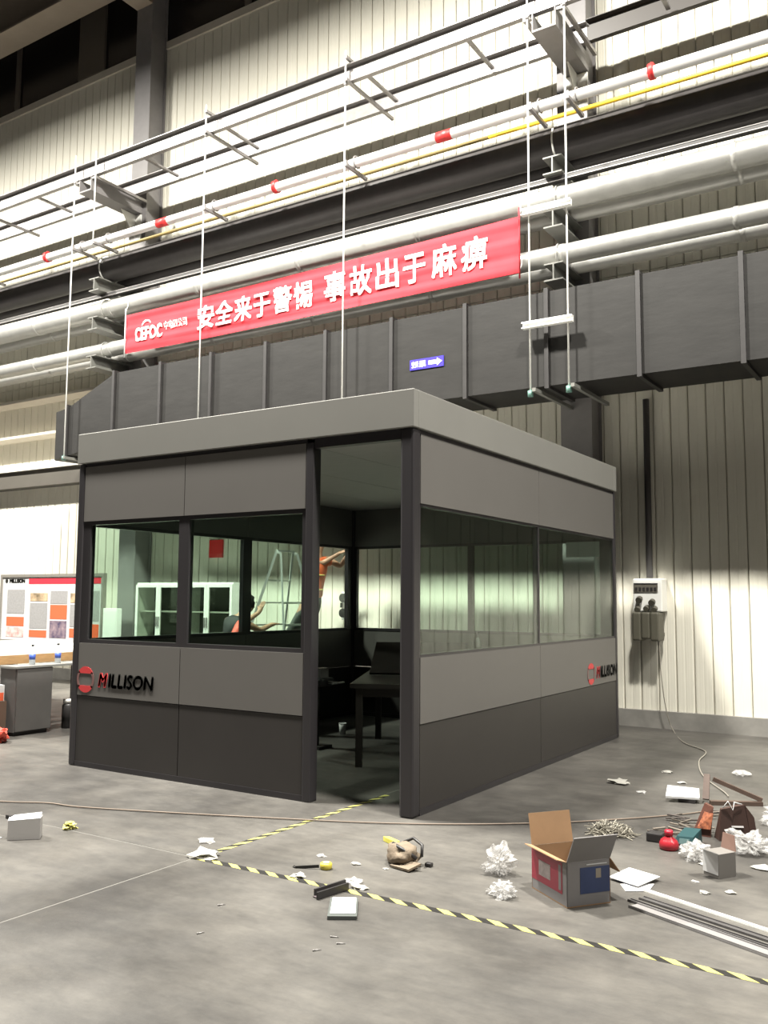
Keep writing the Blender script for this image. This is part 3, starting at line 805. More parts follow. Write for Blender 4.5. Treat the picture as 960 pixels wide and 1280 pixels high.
for k in range(3):
    x = 0.0 + k * 0.105
    b.bbox((x - 0.052, 5.16, 1.03 if k != 1 else 1.05), (x + 0.052, 5.40, 1.365), 0.02)
b.build('socket_block', M_SOCK, e)
for x in (0.0, 0.22):
    MB().box((x - 0.02, 5.401, 1.08), (x + 0.02, 5.485, 1.12)).build('wall_stud', M_SOCK, e)
MB().tube([(0.10, 5.40, 1.77), (0.10, 5.40, 3.95)], 0.038, 10).build('supply_conduit', mat('dark_conduit', (0.05, 0.045, 0.045), 0.5), e)
e = empty('wall_socket_unit', (-4.35, 5.45, 1.2), 'small dark twin socket unit on the wall behind the booth', 'electrical box')
MB().bbox((-4.42, 5.40, 1.19), (-4.28, 5.485, 1.60), 0.01).build('housing', M_WHITEP, e)
for z in (1.29, 1.51):
    MB().tube([(-4.35, 5.3995, z), (-4.35, 5.33, z)], 0.065, 14).build('socket', M_BLK, e)
MB().box((-4.43, 5.385, 1.37), (-4.40, 5.3995, 1.44)).build('latch', M_BLK, e)
tag(MB().box((-7.12, 5.455, 2.15), (-6.83, 5.485, 2.44)).build('red_sign', M_RED), 'small square red sign on the wall above the glass cabinets', 'sign')

# ------------------------------------------------------------------ left background: board, bench, cabinets
nb = empty('notice_board', (-9.9, 4.6, 0), 'wide notice board with red headings and photos left of the booth', 'notice board')
bx0, bx1, bz0, bz1, by = -11.37, -8.62, 0.69, 1.89, 4.60
MB().box((bx0 + 0.05, by, bz0 + 0.05), (bx1 - 0.05, by + 0.03, bz1 - 0.05)).build('board_face', M_PAPER, nb)
M_BF = mat('board_frame_metal', (0.30, 0.28, 0.25), 0.4, 0.4)
for a, c in (((bx0, by - .02, bz0), (bx0 + .05, by + .05, bz1)), ((bx1 - .05, by - .02, bz0), (bx1, by + .05, bz1)), ((bx0 + .051, by - .02, bz1 - .05), (bx1 - .051, by + .05, bz1)), ((bx0 + .051, by - .02, bz0), (bx1 - .051, by + .05, bz0 + .05))):
    MB().box(a, c).build('frame_bar', M_BF, nb)
for x in (bx0 + 0.4, bx1 - 0.45):
    MB().box((x, by + .051, 0), (x + 0.05, by + .09, 1.5)).build('leg', M_BF, nb)
    MB().box((x, by - .2, 0), (x + 0.05, by + .05, 0.04)).build('foot', M_BF, nb)
def pb_(x0, x1, z0, z1, material, name='print_block'):
    return MB().box((x0, by - 0.004, z0), (x1, by - 0.0005, z1)).build(name, material, nb)
pb_(-10.58, -8.70, 1.72, 1.82, mat('poster_red', (0.55, 0.03, 0.05), 0.5), 'heading_band')
text_obj('heading', '5S MANAGEMENT BOARD', 0.06, (-10.45, by - 0.005, 1.745), (1, 0, 0), (0, 0, 1), M_WHITE, nb, width=1.5) if False else None
text_obj('heading', 'MILLISON', 0.085, (-11.13, by - 0.002, 1.745), (1, 0, 0), (0, 0, 1), M_LOGO_K, nb, fat=0.006, width=0.44)
MB().tube([(-11.21, by - 0.004, 1.775), (-11.21, by - 0.0005, 1.775)], 0.04, 14).build('heading_emblem', M_LOGO_K, nb)
colx = [(-11.17, -10.68), (-10.52, -10.05), (-9.97, -9.53), (-9.45, -9.0)]
pb_(*colx[0], 1.20, 1.62, M_PTXT); pb_(*colx[0], 0.98, 1.14, M_PORANGE); pb_(*colx[0], 0.79, 0.96, M_PHOTO3, 'photo')
pb_(*colx[1], 1.42, 1.56, M_PHOTO2, 'photo'); pb_(*colx[1], 0.95, 1.39, M_PTXT); pb_(*colx[1], 0.80, 0.92, M_PORANGE)
pb_(*colx[2], 1.38, 1.60, M_PTXT); pb_(*colx[2], 1.12, 1.36, M_PORANGE); pb_(*colx[2], 0.80, 1.09, M_PHOTO1, 'photo')
pb_(*colx[3], 1.40, 1.56, M_PHOTO2, 'photo'); pb_(*colx[3], 1.0, 1.37, M_PTXT); pb_(*colx[3], 0.82, 0.97, M_PORANGE)
pb_(-8.95, -8.72, 1.1, 1.6, M_PTXT); pb_(-8.95, -8.72, 0.82, 1.05, M_PORANGE)

wk = empty('workbench', (-6.2, 1.2, 0), 'workbench with white top and wooden edge left of the booth', 'workbench')
MB().box((-8.6, 0.2, 0.745), (-5.75, 3.0, 0.842)).build('wood_edge', M_WOOD, wk)
MB().box((-8.6, 0.2, 0.8425), (-5.76, 2.99, 0.856)).build('bench_top', M_WHITEP, wk)
for x, y in ((-8.5, 0.3), (-5.9, 0.3), (-8.5, 2.8), (-5.9, 2.8)):
    MB().box((x, y, 0), (x + 0.06, y + 0.06, 0.7445)).build('leg', M_GALV, wk)
dc = empty('floor_cabinet', (-5.5, 0.95, 0), 'dark grey low cabinet in front of the workbench left of the booth', 'cabinet')
MB().box((-5.68, 0.73, 0.04), (-5.42, 1.20, 0.72)).build('body', M_DGREY, dc)
MB().box((-5.419, 0.74, 0.05), (-5.40, 1.19, 0.715)).build('front_panel', M_DGREY, dc)
MB().box((-5.70, 0.71, 0.7205), (-5.39, 1.70, 0.742)).build('top', mat('cabinet_top_grey', (0.20, 0.20, 0.19), 0.5), dc)
MB().box((-5.66, 0.75, 0), (-5.45, 1.18, 0.0395)).build('plinth', M_BLK, dc)
MB().box((-5.68, 1.66, 0.0), (-5.60, 1.695, 0.72)).build('side_panel', M_DGREY, dc)
for y, k in ((1.02, 'left one of two water bottles on the bench cabinet'), (1.36, 'right one of two water bottles on the bench cabinet, beside the booth post')):
    e = empty('water_bottle', (-5.54, y, 0.7425), k, 'bottle', 'bottles on the bench cabinet')
    MB().lathe((-5.54, y, 0.7425), [(0.033, 0), (0.033, 0.15), (0.014, 0.195), (0.014, 0.205)], 14).build('bottle_body', M_BOT, e)
    MB().tube([(-5.54, y, 0.80), (-5.54, y, 0.86)], 0.0345, 14).build('label_band', M_BLAB, e)
    MB().tube([(-5.54, y, 0.948), (-5.54, y, 0.968)], 0.016, 10).build('cap', M_BLK, e)
e = empty('spray_can', (-5.50, 1.50, 0.0), 'dark jar with pale lid on the floor between bench cabinet and booth', 'jar')
MB().lathe((-5.50, 1.50, 0), [(0.07, 0), (0.07, 0.26), (0.05, 0.28)], 14).build('jar_body', M_BLK, e)
MB().lathe((-5.50, 1.50, 0.2805), [(0.06, 0), (0.06, 0.05)], 14).build('lid', M_WHITEP, e)
e = empty('parts_box', (-5.62, 0.55, 0), 'small orange and white carton left of the dark bench cabinet', 'box')
MB().box((-5.70, 0.42, 0.38), (-5.5, 0.66, 0.55)).build('carton', M_PAPER, e)
MB().box((-5.4995, 0.43, 0.385), (-5.497, 0.65, 0.47)).build('orange_print', M_PORANGE, e)
MB().box((-5.72, 0.40, 0.0), (-5.48, 0.68, 0.3795)).build('crate', mat('brown_crate', (0.13, 0.085, 0.06), 0.7), e)
crumple('red_bag', (-5.22, 0.38, 0), (0.14, 0.14, 0.12), 5, M_RSHIRT, 'crumpled red plastic bag on the floor at the left edge', 'bag')
crumple('red_bag', (-2.0, 9.0, -50), (0.01, 0.01, 0.01), 5, M_RSHIRT, 'x', 'x') if False else None

# white storage boxes/panel beside the board
tag(MB().bbox((-8.45, 4.45, 0.0), (-8.12, 4.55, 1.32), 0.006).box((-8.43, 4.443, 0.1), (-8.14, 4.4495, 1.28)).build('display_stand', M_WHITEP), 'white upright display stand right of the notice board', 'stand')

def glass_cabinet(x0, x1, y0, y1, h, label):
    e = empty('glass_cabinet', ((x0 + x1) / 2, (y0 + y1) / 2, 0), label, 'cabinet', 'glass cabinets behind the booth')
    MB().box((x0, y1 - 0.02, 0.05), (x1, y1, h)).build('back_panel', mat('cabinet_grey', (0.09, 0.09, 0.08), 0.6), e)
    MB().box((x0, y0 + 0.03, 0.05), (x0 + 0.02, y1 - 0.021, h)).build('side_panel', M_WHITEP, e)
    MB().box((x1 - 0.02, y0 + 0.03, 0.05), (x1, y1 - 0.021, h)).build('side_panel', M_WHITEP, e)
    MB().box((x0, y0 + 0.03, h + 0.0005), (x1, y1, h + 0.03)).build('top', M_WHITEP, e)
    MB().box((x0, y0 + 0.03, 0.0), (x1, y1, 0.0495)).build('plinth', M_WHITEP, e)
    for z in (0.45, 0.85, 1.27):
        MB().box((x0 + 0.021, y0 + 0.06, z), (x1 - 0.021, y1 - 0.021, z + 0.02)).build('shelf', M_WHITEP, e)
    xm = (x0 + x1) / 2
    for a, c in ((x0, xm - 0.003), (xm + 0.003, x1)):
        d = MB()
        s = 0.045
        d.box((a, y0, 0.06), (a + s, y0 + 0.025, h)); d.box((c - s, y0, 0.06), (c, y0 + 0.025, h)); d.box((a + s, y0, h - s), (c - s, y0 + 0.025, h)); d.box((a + s, y0, 0.06), (c - s, y0 + 0.025, 0.06 + s))
        dd = d.build('door', M_WHITEP, e)
        MB().box((a + s, y0 + 0.01, 0.06 + s), (c - s, y0 + 0.014, h - s)).build('door_pane', M_CGLASS, dd)
        hx = c - 0.02 if c < xm else a + 0.02
        MB().box((hx - 0.008, y0 - 0.02, 1.05), (hx + 0.008, y0 - 0.0005, 1.20)).build('handle', M_GALV, dd)
glass_cabinet(-7.87, -6.86, 4.6, 5.0, 1.70, 'white framed glass cabinet left of the pair seen through the booth')
glass_cabinet(-6.85, -5.83, 4.6, 5.0, 1.70, 'white framed glass cabinet right of the pair seen through the booth')

# ------------------------------------------------------------------ ladder
ld_ = empty('step_ladder', (-4.25, 3.9, 0), 'aluminium step ladder standing behind the booth', 'ladder')
def lad(z, side_, front):
    t = (2.12 - z) / 2.12
    xx = -4.24 + (-0.62 * t if front else 0.42 * t)
    yy = 3.85 + 0.06 * t + side_ * (0.165 + 0.40 * t)
    return Vector((xx, yy, z))
for s in (-1, 1):
    MB().bar(lad(2.12, s, True), lad(0, s, True), 0.022, 0.032).build('rail', M_ALU, ld_)
    MB().bar(lad(2.08, s, False) + Vector((0.06, 0, 0)), lad(0, s, False) + Vector((0.06, 0, 0)), 0.02, 0.028).build('rear_rail', M_ALU, ld_)
for k in range(6):
    z = 0.28 + 0.29 * k
    MB().bar(lad(z, -1, True), lad(z, 1, True), 0.045, 0.02).build('rung', M_ALU, ld_)
for z in (0.4, 1.16, 1.44):
    MB().bar(lad(z, -1, False) + Vector((0.06, 0, 0)), lad(z, 1, False) + Vector((0.06, 0, 0)), 0.025, 0.025).build('rear_bar', M_ALU, ld_)
MB().bar((-4.24, 3.68, 2.115), (-4.24, 4.02, 2.115), 0.05, 0.022).build('top_step', M_ALU, ld_)
for s in (-1, 1):
    MB().bar(lad(2.10, s, True), lad(2.08, s, False) + Vector((0.06, 0, 0)), 0.02, 0.03).build('hinge', M_ALU, ld_)

# ------------------------------------------------------------------ people
def skin_mesh(name, verts, edges, material, parent, root=0, sub=2):
    me = bpy.data.meshes.new(name + '_sk')
    me.from_pydata([v[:3] for v in verts], edges, [])
    o = bpy.data.objects.new(name + '_sk', me)
    COL.objects.link(o)
    md = o.modifiers.new('s', 'SKIN'); md.use_smooth_shade = True
    o.modifiers.new('u', 'SUBSURF').levels = sub
    sv = me.skin_vertices
    if not sv:
        bm = bmesh.new(); bm.from_mesh(me); bm.verts.layers.skin.verify(); bm.to_mesh(me); bm.free()
        sv = me.skin_vertices
    for i, v in enumerate(verts):
        r = v[3] if isinstance(v[3], tuple) else (v[3], v[3])
        sv[0].data[i].radius = r
        sv[0].data[i].use_root = (i == root)
    dg = bpy.context.evaluated_depsgraph_get(); dg.update()
    m2 = bpy.data.meshes.new_from_object(o.evaluated_get(dg))
    bpy.data.objects.remove(o); bpy.data.meshes.remove(me)
    off = Vector((0, 0, 0)); p = parent
    while p is not None:
        off += p.location; p = p.parent
    for v in m2.vertices: v.co = v.co - off
    m2.materials.clear(); m2.materials.append(material)
    for po in m2.polygons: po.use_smooth = True
    m2.name = name
    ob = bpy.data.objects.new(name, m2); COL.objects.link(ob); ob.parent = parent
    return ob

def hand_chain(vs, es, wrist_i, wrist, direction, palm_n, curl=0.4):
    """palm and five bent fingers grown from the wrist vertex"""
    d = Vector(direction).normalized(); n_ = Vector(palm_n).normalized(); s = d.cross(n_).normalized()
    w = Vector(wrist)
    vs.append((*(w + d * 0.045), 0.026)); pi = len(vs) - 1; es.append((wrist_i, pi))
    for k, (off, ln) in enumerate(((-0.030, 0.068), (-0.010, 0.078), (0.010, 0.074), (0.030, 0.058))):
        b0 = w + d * 0.085 + s * off
        vs.append((*b0, 0.0095)); i0 = len(vs) - 1; es.append((pi, i0))
        b1 = b0 + d * ln * 0.5 - n_ * ln * 0.5 * curl * 0.4
        vs.append((*b1, 0.0085)); i1 = len(vs) - 1; es.append((i0, i1))
        b2 = b1 + d * ln * 0.5 - n_ * ln * 0.5 * curl
        vs.append((*b2, 0.0075)); i2 = len(vs) - 1; es.append((i1, i2))
    t0 = w + d * 0.05 - s * 0.045
    vs.append((*t0, 0.011)); j0 = len(vs) - 1; es.append((pi, j0))
    t1 = t0 + d * 0.035 - s * 0.02 - n_ * 0.012
    vs.append((*t1, 0.0095)); es.append((j0, len(vs) - 1))

def head_parts(person, c, fwd, r=0.098):
    """hair cap, nose, ears and eyes on a head centred at c facing fwd"""
    f = Vector(fwd).normalized(); s = f.cross(Vector((0, 0, 1))).normalized(); c = Vector(c); u = s.cross(f)
    bm = bmesh.new(); bmesh.ops.create_icosphere(bm, subdivisions=3, radius=1)
    vs_ = []; keep = {}
    for v in bm.verts:
        vs_.append(c + f * (v.co.x * r * 1.06 - 0.012) + s * v.co.y * r * 0.92 + u * (v.co.z * r * 1.16 + 0.018))
    b = MB(); bm.verts.index_update()
    b.add(vs_, [[q.index for q in fc.verts] for fc in bm.faces if not (fc.calc_center_median().x > 0.25 and fc.calc_center_median().z < 0.45) and fc.calc_center_median().z > -0.45], 0, True)
    bm.free()
    b.build('hair', M_HAIR, person)
    for k in (-1, 1):
        MB().lathe(c + f * r * 0.93 + s * k * 0.032 + u * 0.012 - Vector((0, 0, 0.006)), [(0.004, 0), (0.009, 0.004), (0.009, 0.008), (0.004, 0.012)], 8).build('eye', M_HAIR, person)

# worker on the ladder, orange vest, arms raised towards the booth corner
pa = empty('person', (-4.55, 4.3, 0.57), 'worker in orange vest and grey trousers on the ladder with raised arms', 'person')
VS = [(-4.36, 4.62, 1.55, 0.10), (-4.34, 4.63, 1.78, 0.10), (-4.32, 4.64, 1.98, 0.115), (-4.31, 4.65, 2.12, 0.052), (-4.29, 4.66, 2.20, 0.07), (-4.28, 4.67, 2.29, 0.088), (-4.29, 4.67, 2.37, 0.06),
      (-4.37, 4.52, 1.46, 0.085), (-4.50, 4.38, 1.08, 0.062), (-4.66, 4.21, 0.70, 0.045), (-4.58, 4.20, 0.63, 0.04), (-4.50, 4.20, 0.615, 0.03),
      (-4.37, 4.70, 1.46, 0.085), (-4.47, 4.62, 1.07, 0.062), (-4.64, 4.37, 0.70, 0.045), (-4.56, 4.36, 0.63, 0.04), (-4.48, 4.36, 0.615, 0.03),
      (-4.37, 4.48, 2.05, 0.055), (-4.23, 4.65, 1.98, 0.042), (-4.10, 4.80, 2.10, 0.030),
      (-4.25, 4.80, 2.05, 0.055), (-4.12, 4.95, 1.95, 0.042), (-4.02, 4.96, 2.10, 0.030)]
ES = [(0, 1), (1, 2), (2, 3), (3, 4), (4, 5), (5, 6), (0, 7), (7, 8), (8, 9), (9, 10), (10, 11), (0, 12), (12, 13), (13, 14), (14, 15), (15, 16), (2, 17), (17, 18), (18, 19), (2, 20), (20, 21), (21, 22)]
hand_chain(VS, ES, 19, (-4.10, 4.80, 2.10), (0.75, 0.45, 0.5), (0, -0.5, 0.8))
hand_chain(VS, ES, 22, (-4.02, 4.96, 2.10), (0.65, -0.25, 0.7), (0.3, 0.6, 0.3))
skin_mesh('body', VS, ES, M_SKIN, pa)
skin_mesh('vest', [(-4.36, 4.62, 1.50, 0.15), (-4.355, 4.62, 1.56, 0.15), (-4.34, 4.63, 1.78, 0.145), (-4.32, 4.64, 1.97, 0.15), (-4.31, 4.65, 2.05, 0.10), (-4.36, 4.50, 2.03, 0.075), (-4.30, 4.57, 2.00, 0.062), (-4.26, 4.78, 2.03, 0.075), (-4.19, 4.86, 1.99, 0.062)], [(0, 1), (1, 2), (2, 3), (3, 4), (3, 5), (5, 6), (3, 7), (7, 8)], M_ORANGE, pa)
for z in (1.62, 1.82):
    skin_mesh('reflective_stripe', [(-4.352 + (z - 1.6) * 0.08, 4.62 + (z - 1.6) * 0.05, z - 0.02, 0.156), (-4.352 + (z - 1.6) * 0.08, 4.62 + (z - 1.6) * 0.05, z, 0.158), (-4.352 + (z - 1.6) * 0.08, 4.62 + (z - 1.6) * 0.05, z + 0.02, 0.156)], [(0, 1), (1, 2)], M_REFL, pa)
skin_mesh('trousers', [(-4.355, 4.62, 1.64, 0.135), (-4.36, 4.62, 1.52, 0.135), (-4.37, 4.53, 1.40, 0.105), (-4.50, 4.38, 1.08, 0.082), (-4.65, 4.22, 0.74, 0.065), (-4.37, 4.70, 1.40, 0.105), (-4.47, 4.62, 1.07, 0.082), (-4.63, 4.38, 0.74, 0.065)], [(0, 1), (1, 2), (2, 3), (3, 4), (1, 5), (5, 6), (6, 7)], M_TROUS, pa)
for y in (4.20, 4.36):
    skin_mesh('shoe', [(-4.66, y, 0.645, 0.055), (-4.56, y, 0.63, 0.05), (-4.47, y, 0.618, 0.036)], [(0, 1), (1, 2)], M_BLK, pa)
head_parts(pa, (-4.28, 4.67, 2.28), (0.8, 0.4, 0.3))

# helper bending and steadying the ladder
pc = empty('person', (-4.3, 2.8, 0), 'dark haired helper with one red sleeve reaching out to steady the ladder', 'person')
VS = [(-4.32, 2.86, 0.90, 0.09), (-4.28, 2.90, 1.06, 0.09), (-4.24, 2.95, 1.20, 0.10), (-4.22, 3.00, 1.28, 0.05), (-4.21, 3.05, 1.34, 0.07), (-4.20, 3.11, 1.42, (0.085, 0.095)), (-4.20, 3.12, 1.50, 0.06),
      (-4.40, 2.84, 0.82, 0.085), (-4.40, 2.84, 0.46, 0.062), (-4.40, 2.76, 0.09, 0.042), (-4.39, 2.84, 0.05, 0.038), (-4.38, 2.93, 0.035, 0.028),
      (-4.24, 2.84, 0.82, 0.085), (-4.22, 2.86, 0.46, 0.062), (-4.22, 2.78, 0.09, 0.042), (-4.21, 2.86, 0.05, 0.038), (-4.20, 2.95, 0.035, 0.028),
      (-4.38, 2.92, 1.22, 0.052), (-4.36, 3.18, 1.18, 0.040), (-4.28, 3.40, 1.32, 0.028),
      (-4.11, 2.94, 1.20, 0.052), (-4.08, 3.18, 1.10, 0.040), (-4.10, 3.42, 1.165, 0.028)]
hand_chain(VS, ES2 := [(0, 1), (1, 2), (2, 3), (3, 4), (4, 5), (5, 6), (0, 7), (7, 8), (8, 9), (9, 10), (10, 11), (0, 12), (12, 13), (13, 14), (14, 15), (15, 16), (2, 17), (17, 18), (18, 19), (2, 20), (20, 21), (21, 22)], 19, (-4.28, 3.40, 1.32), (0.1, 0.35, 0.85), (0, -0.8, 0.3))
hand_chain(VS, ES2, 22, (-4.10, 3.42, 1.165), (0.0, 0.95, 0.15), (0, -0.1, 0.9))
skin_mesh('body', VS, ES2, M_SKIN, pc)
skin_mesh('shirt', [(-4.32, 2.86, 0.88, 0.12), (-4.28, 2.90, 1.06, 0.115), (-4.24, 2.95, 1.20, 0.12), (-4.22, 2.99, 1.26, 0.07), (-4.37, 2.93, 1.22, 0.07), (-4.36, 3.05, 1.20, 0.058), (-4.12, 2.95, 1.20, 0.07), (-4.10, 3.06, 1.15, 0.058)], [(0, 1), (1, 2), (2, 3), (2, 4), (4, 5), (2, 6), (6, 7)], mat('dark_navy_shirt', (0.012, 0.013, 0.014), 0.7), pc)
skin_mesh('red_sleeve', [(-4.06, 2.67, 1.01, 0.05), (-4.06, 2.75, 1.12, 0.06), (-4.10, 2.87, 1.22, 0.055)], [(0, 1), (1, 2)], M_RSHIRT, pc)
skin_mesh('trousers', [(-4.32, 2.86, 0.92, 0.11), (-4.40, 2.84, 0.80, 0.105), (-4.40, 2.84, 0.46, 0.08), (-4.40, 2.76, 0.11, 0.062), (-4.24, 2.84, 0.80, 0.105), (-4.22, 2.86, 0.46, 0.08), (-4.22, 2.78, 0.11, 0.062)], [(0, 1), (1, 2), (2, 3), (0, 4), (4, 5), (5, 6)], M_TROUS, pc)
for x in (-4.39, -4.21):
    skin_mesh('shoe', [(x, 2.77, 0.055, 0.05), (x, 2.87, 0.05, 0.046), (x, 2.96, 0.04, 0.034)], [(0, 1), (1, 2)], M_BLK, pc)
head_parts(pc, (-4.20, 3.115, 1.42), (0.1, 0.95, 0.15))

# ------------------------------------------------------------------ hazard tape on the floor
def tape(name, p0, p1, wd, per, label):
    p0 = Vector(p0); p1 = Vector(p1); d = (p1 - p0); ln = d.length; d.normalize(); r = Vector((d.y, -d.x, 0)) * wd / 2
    b = MB(); k = 0; t = 0.0; sk = d * 0.036
    while t < ln - 1e-4:
        t2 = min(t + per / 2, ln)
        a = p0 + d * t; c = p0 + d * t2
        sa = sk if t > 0 else sk * 0; sc = sk if t2 < ln else sk * 0
        q = [a - r - sa, a + r + sa, c + r + sc, c - r - sc]
        b.hexa([(v.x, v.y, 0.0002) for v in q] + [(v.x, v.y, 0.0012) for v in q], k % 2)
        k += 1; t = t2
    return tag(b.build(name, [M_HYEL, M_HBLK], None), label, 'floor tape', 'hazard tape lines')
tape('hazard_tape', (-0.58, -1.485, 0), (2.75, -1.485, 0), 0.05, 0.135, 'yellow and black hazard tape line running right across the foreground floor')
tape('hazard_tape', (-0.56, -1.40, 0), (-0.55, 0.55, 0), 0.045, 0.135, 'yellow and black hazard tape line running into the booth doorway')

# ------------------------------------------------------------------ open carton
cx = empty('open_carton', (1.541, -1.111, 0), 'open cardboard carton with red and blue printed sides on the floor', 'carton', rz=0.0)
A = Vector((1.541, -1.111, 0)); el = (Vector((1.20, -0.86, 0)) - A); er = (Vector((1.690, -0.915, 0)) - A)
el = Vector((-0.80, 0.60, 0)) * 0.34; er = Vector((0.60, 0.80, 0)) * 0.25
H_ = 0.215
def wallq(p, q, h0, h1, thick, name, material):
    p = Vector(p); q = Vector(q); nrm = (q - p).cross(Vector((0, 0, 1))).normalized() * thick
    zz0 = Vector((0, 0, h0)); zz1 = Vector((0, 0, h1))
    return MB().hexa([p + zz0, q + zz0, q + zz0 + nrm, p + zz0 + nrm, p + zz1, q + zz1, q + zz1 + nrm, p + zz1 + nrm]).build(name, material, cx)
th = 0.005
Bc, Cc, Dc = A + el, A + el + er, A + er
MB().hexa([A + Vector((0, 0, .001)), Dc + Vector((0, 0, .001)), Cc + Vector((0, 0, .001)), Bc + Vector((0, 0, .001)), A + Vector((0, 0, .006)), Dc + Vector((0, 0, .006)), Cc + Vector((0, 0, .006)), Bc + Vector((0, 0, .006))]).build('bottom', M_CARD, cx)
wallq(A, Bc, 0.0065, H_, th, 'side_wall', M_CARDG)
wallq(Dc, A, 0.0065, H_, th, 'side_wall', M_CARDG)
wallq(Cc, Dc, 0.0065, H_, th, 'side_wall', M_CARD)
wallq(Bc, Cc, 0.0065, H_, th, 'side_wall', M_CARD)
def dec(p, q, s0, s1, h0, h1, name, material, off=0.0008):
    p = Vector(p); q = Vector(q); n_ = (q - p).cross(Vector((0, 0, -1))).normalized()
    a = p + (q - p) * s0 + n_ * off; c = p + (q - p) * s1 + n_ * off
    ps = [a, c, c + n_ * 0.0006, a + n_ * 0.0006]
    return MB().hexa([v + Vector((0, 0, h0)) for v in ps] + [v + Vector((0, 0, h1)) for v in ps]).build(name, material, cx)
dec(A, Bc, 0.12, 0.995, 0.055, 0.205, 'red_print', M_PRED)
dec(A, Bc, 0.45, 0.78, 0.09, 0.165, 'picture_print', mat('carton_picture', (0.32, 0.27, 0.26), 0.5, 0, 0.4, 30), 0.0016)
dec(A, Bc, 0.15, 0.22, 0.07, 0.19, 'text_print', M_CARDG, 0.0016)
dec(Dc, A, 0.02, 0.70, 0.06, 0.185, 'blue_print', M_PBLUE)
dec(Dc, A, 0.22, 0.34, 0.13, 0.175, 'text_print', mat('carton_tan_print', (0.24, 0.21, 0.17), 0.6), 0.0016)
dec(Dc, A, 0.08, 0.55, 0.195, 0.200, 'text_print', M_PAPER, 0.0016)
def flap(p, q, out, ln, ang, name, material, inset=0.0):
    p = Vector(p) + Vector((0, 0, H_ + 0.001)); q = Vector(q) + Vector((0, 0, H_ + 0.001)); o_ = Vector(out).normalized()
    dv = o_ * math.cos(ang) * ln + Vector((0, 0, math.sin(ang) * ln)); e_ = (q - p).normalized() * inset
    nn = (q - p).cross(dv).normalized() * 0.004
    return MB().hexa([p, q, q + dv - e_, p + dv + e_, p + nn, q + nn, q + dv - e_ + nn, p + dv + e_ + nn]).build(name, material, cx)
flap(Dc, A, -el, 0.15, math.radians(62), 'flap', M_CARDG, -0.0)
flap(Bc, Cc, el, 0.16, math.radians(78), 'flap', M_CARD, 0.0)
flap(A, Bc, -er, 0.05, math.radians(15), 'flap', M_CARD, 0.01)
flap(Cc, Dc, er, 0.10, math.radians(-50), 'flap', M_CARD, 0.01)
tag(MB().hexa([Vector(v) + Dc + Vector((-0.16, -0.03, H_ + .012)) for v in ((-.05, .06, .0), (.08, -.03, -.02), (.12, .04, -.015), (-.02, .12, .02), (-.05, .06, .003), (.08, -.03, -.017), (.12, .04, -.012), (-.02, .12, .023))]).build('paper_sheet', M_PAPER), 'white folded paper sticking out of the open carton', 'paper')

# plastic wraps, papers, strips
crumple('plastic_wrap', (1.02, -0.78, 0), (0.085, 0.095, 0.10), 11, M_WRAP, 'crumpled clear plastic wrap just left of the open carton', 'plastic wrap', 'plastic wraps', sub=4, amp=0.55)
crumple('plastic_wrap', (1.20, -1.12, 0), (0.08, 0.07, 0.05), 12, M_WRAP, 'small flat clear plastic wrap in front of the open carton', 'plastic wrap', 'plastic wraps', sub=4, amp=0.55)
crumple('plastic_wrap', (1.86, 0.10, 0), (0.10, 0.08, 0.07), 13, M_WRAP, 'crumpled plastic wrap in front of the teal bottle', 'plastic wrap', 'plastic wraps', sub=4, amp=0.55)
crumple('plastic_wrap', (2.10, 0.42, 0), (0.15, 0.12, 0.09), 14, M_WRAP, 'large crumpled plastic wrap in front of the brown paper bag', 'plastic wrap', 'plastic wraps', sub=4, amp=0.55)
crumple('plastic_wrap', (2.14, 1.25, 0), (0.13, 0.10, 0.08), 15, M_WRAP, 'pale crumpled plastic wrap behind the brown bag at the right edge', 'plastic wrap', 'plastic wraps', sub=4, amp=0.55)

def sheet(name, pts, label, cat, material=M_PAPER, thick=0.003, group=None):
    b = MB()
    b.prism(pts, (0, 0, thick))
    return tag(b.build(name, material), label, cat, group)
pp = empty('paper_sheets', (1.71, -0.55, 0), 'white papers lying flat right of the open carton', 'papers')
MB().prism([(1.56, -0.55, 0.012), (1.60, -0.32, 0.012), (1.80, -0.42, 0.02), (1.74, -0.62, 0.012)], (0, 0, 0.004)).build('sheet', M_PAPER, pp)
MB().prism([(1.70, -0.70, 0.001), (1.64, -0.60, 0.001), (1.79, -0.50, 0.001), (1.80, -0.63, 0.001)], (0, 0, 0.004)).build('sheet', M_PAPER, pp)
MB().prism([(1.60, -0.56, 0.0055), (1.61, -0.52, 0.0055), (1.70, -0.55, 0.0055), (1.70, -0.60, 0.0055)], (0, 0, 0.004)).build('sheet', M_PBLUE, pp)
def strip(name, p0, p1, w, h, material, label, group='trim strips at the right'):
    e = empty(name, ((p0[0] + p1[0]) / 2, (p0[1] + p1[1]) / 2, 0), label, 'strip', group)
    p0 = Vector((*p0, h / 2 + 0.0005)); p1 = Vector((*p1, h / 2 + 0.0005))
    MB().bar(p0, p1, w, h * 0.5).build('strip', material, e).location.z = -h * 0.25
    d = (p1 - p0).normalized(); r = Vector((d.y, -d.x, 0)) * (w / 2 - 0.003)
    for s in (-1, 1):
        MB().bar(p0 + r * s, p1 + r * s, 0.004, h).build('lip', material, e)
    return e
M_STR = mat('strip_pale', (0.26, 0.25, 0.25), 0.4, 0.2)
M_STG = mat('strip_grey', (0.10, 0.095, 0.095), 0.45, 0.2, 0.3, 6)
strip('trim_strip', (1.78, -0.635), (3.05, -1.155), 0.022, 0.012, M_WHITEP, 'narrow bright white trim strip, farthest of the strips on the right floor')
strip('trim_strip', (1.80, -0.76), (3.05, -1.25), 0.045, 0.010, M_STG, 'grey trim strip lying between the two pale strips on the right floor')
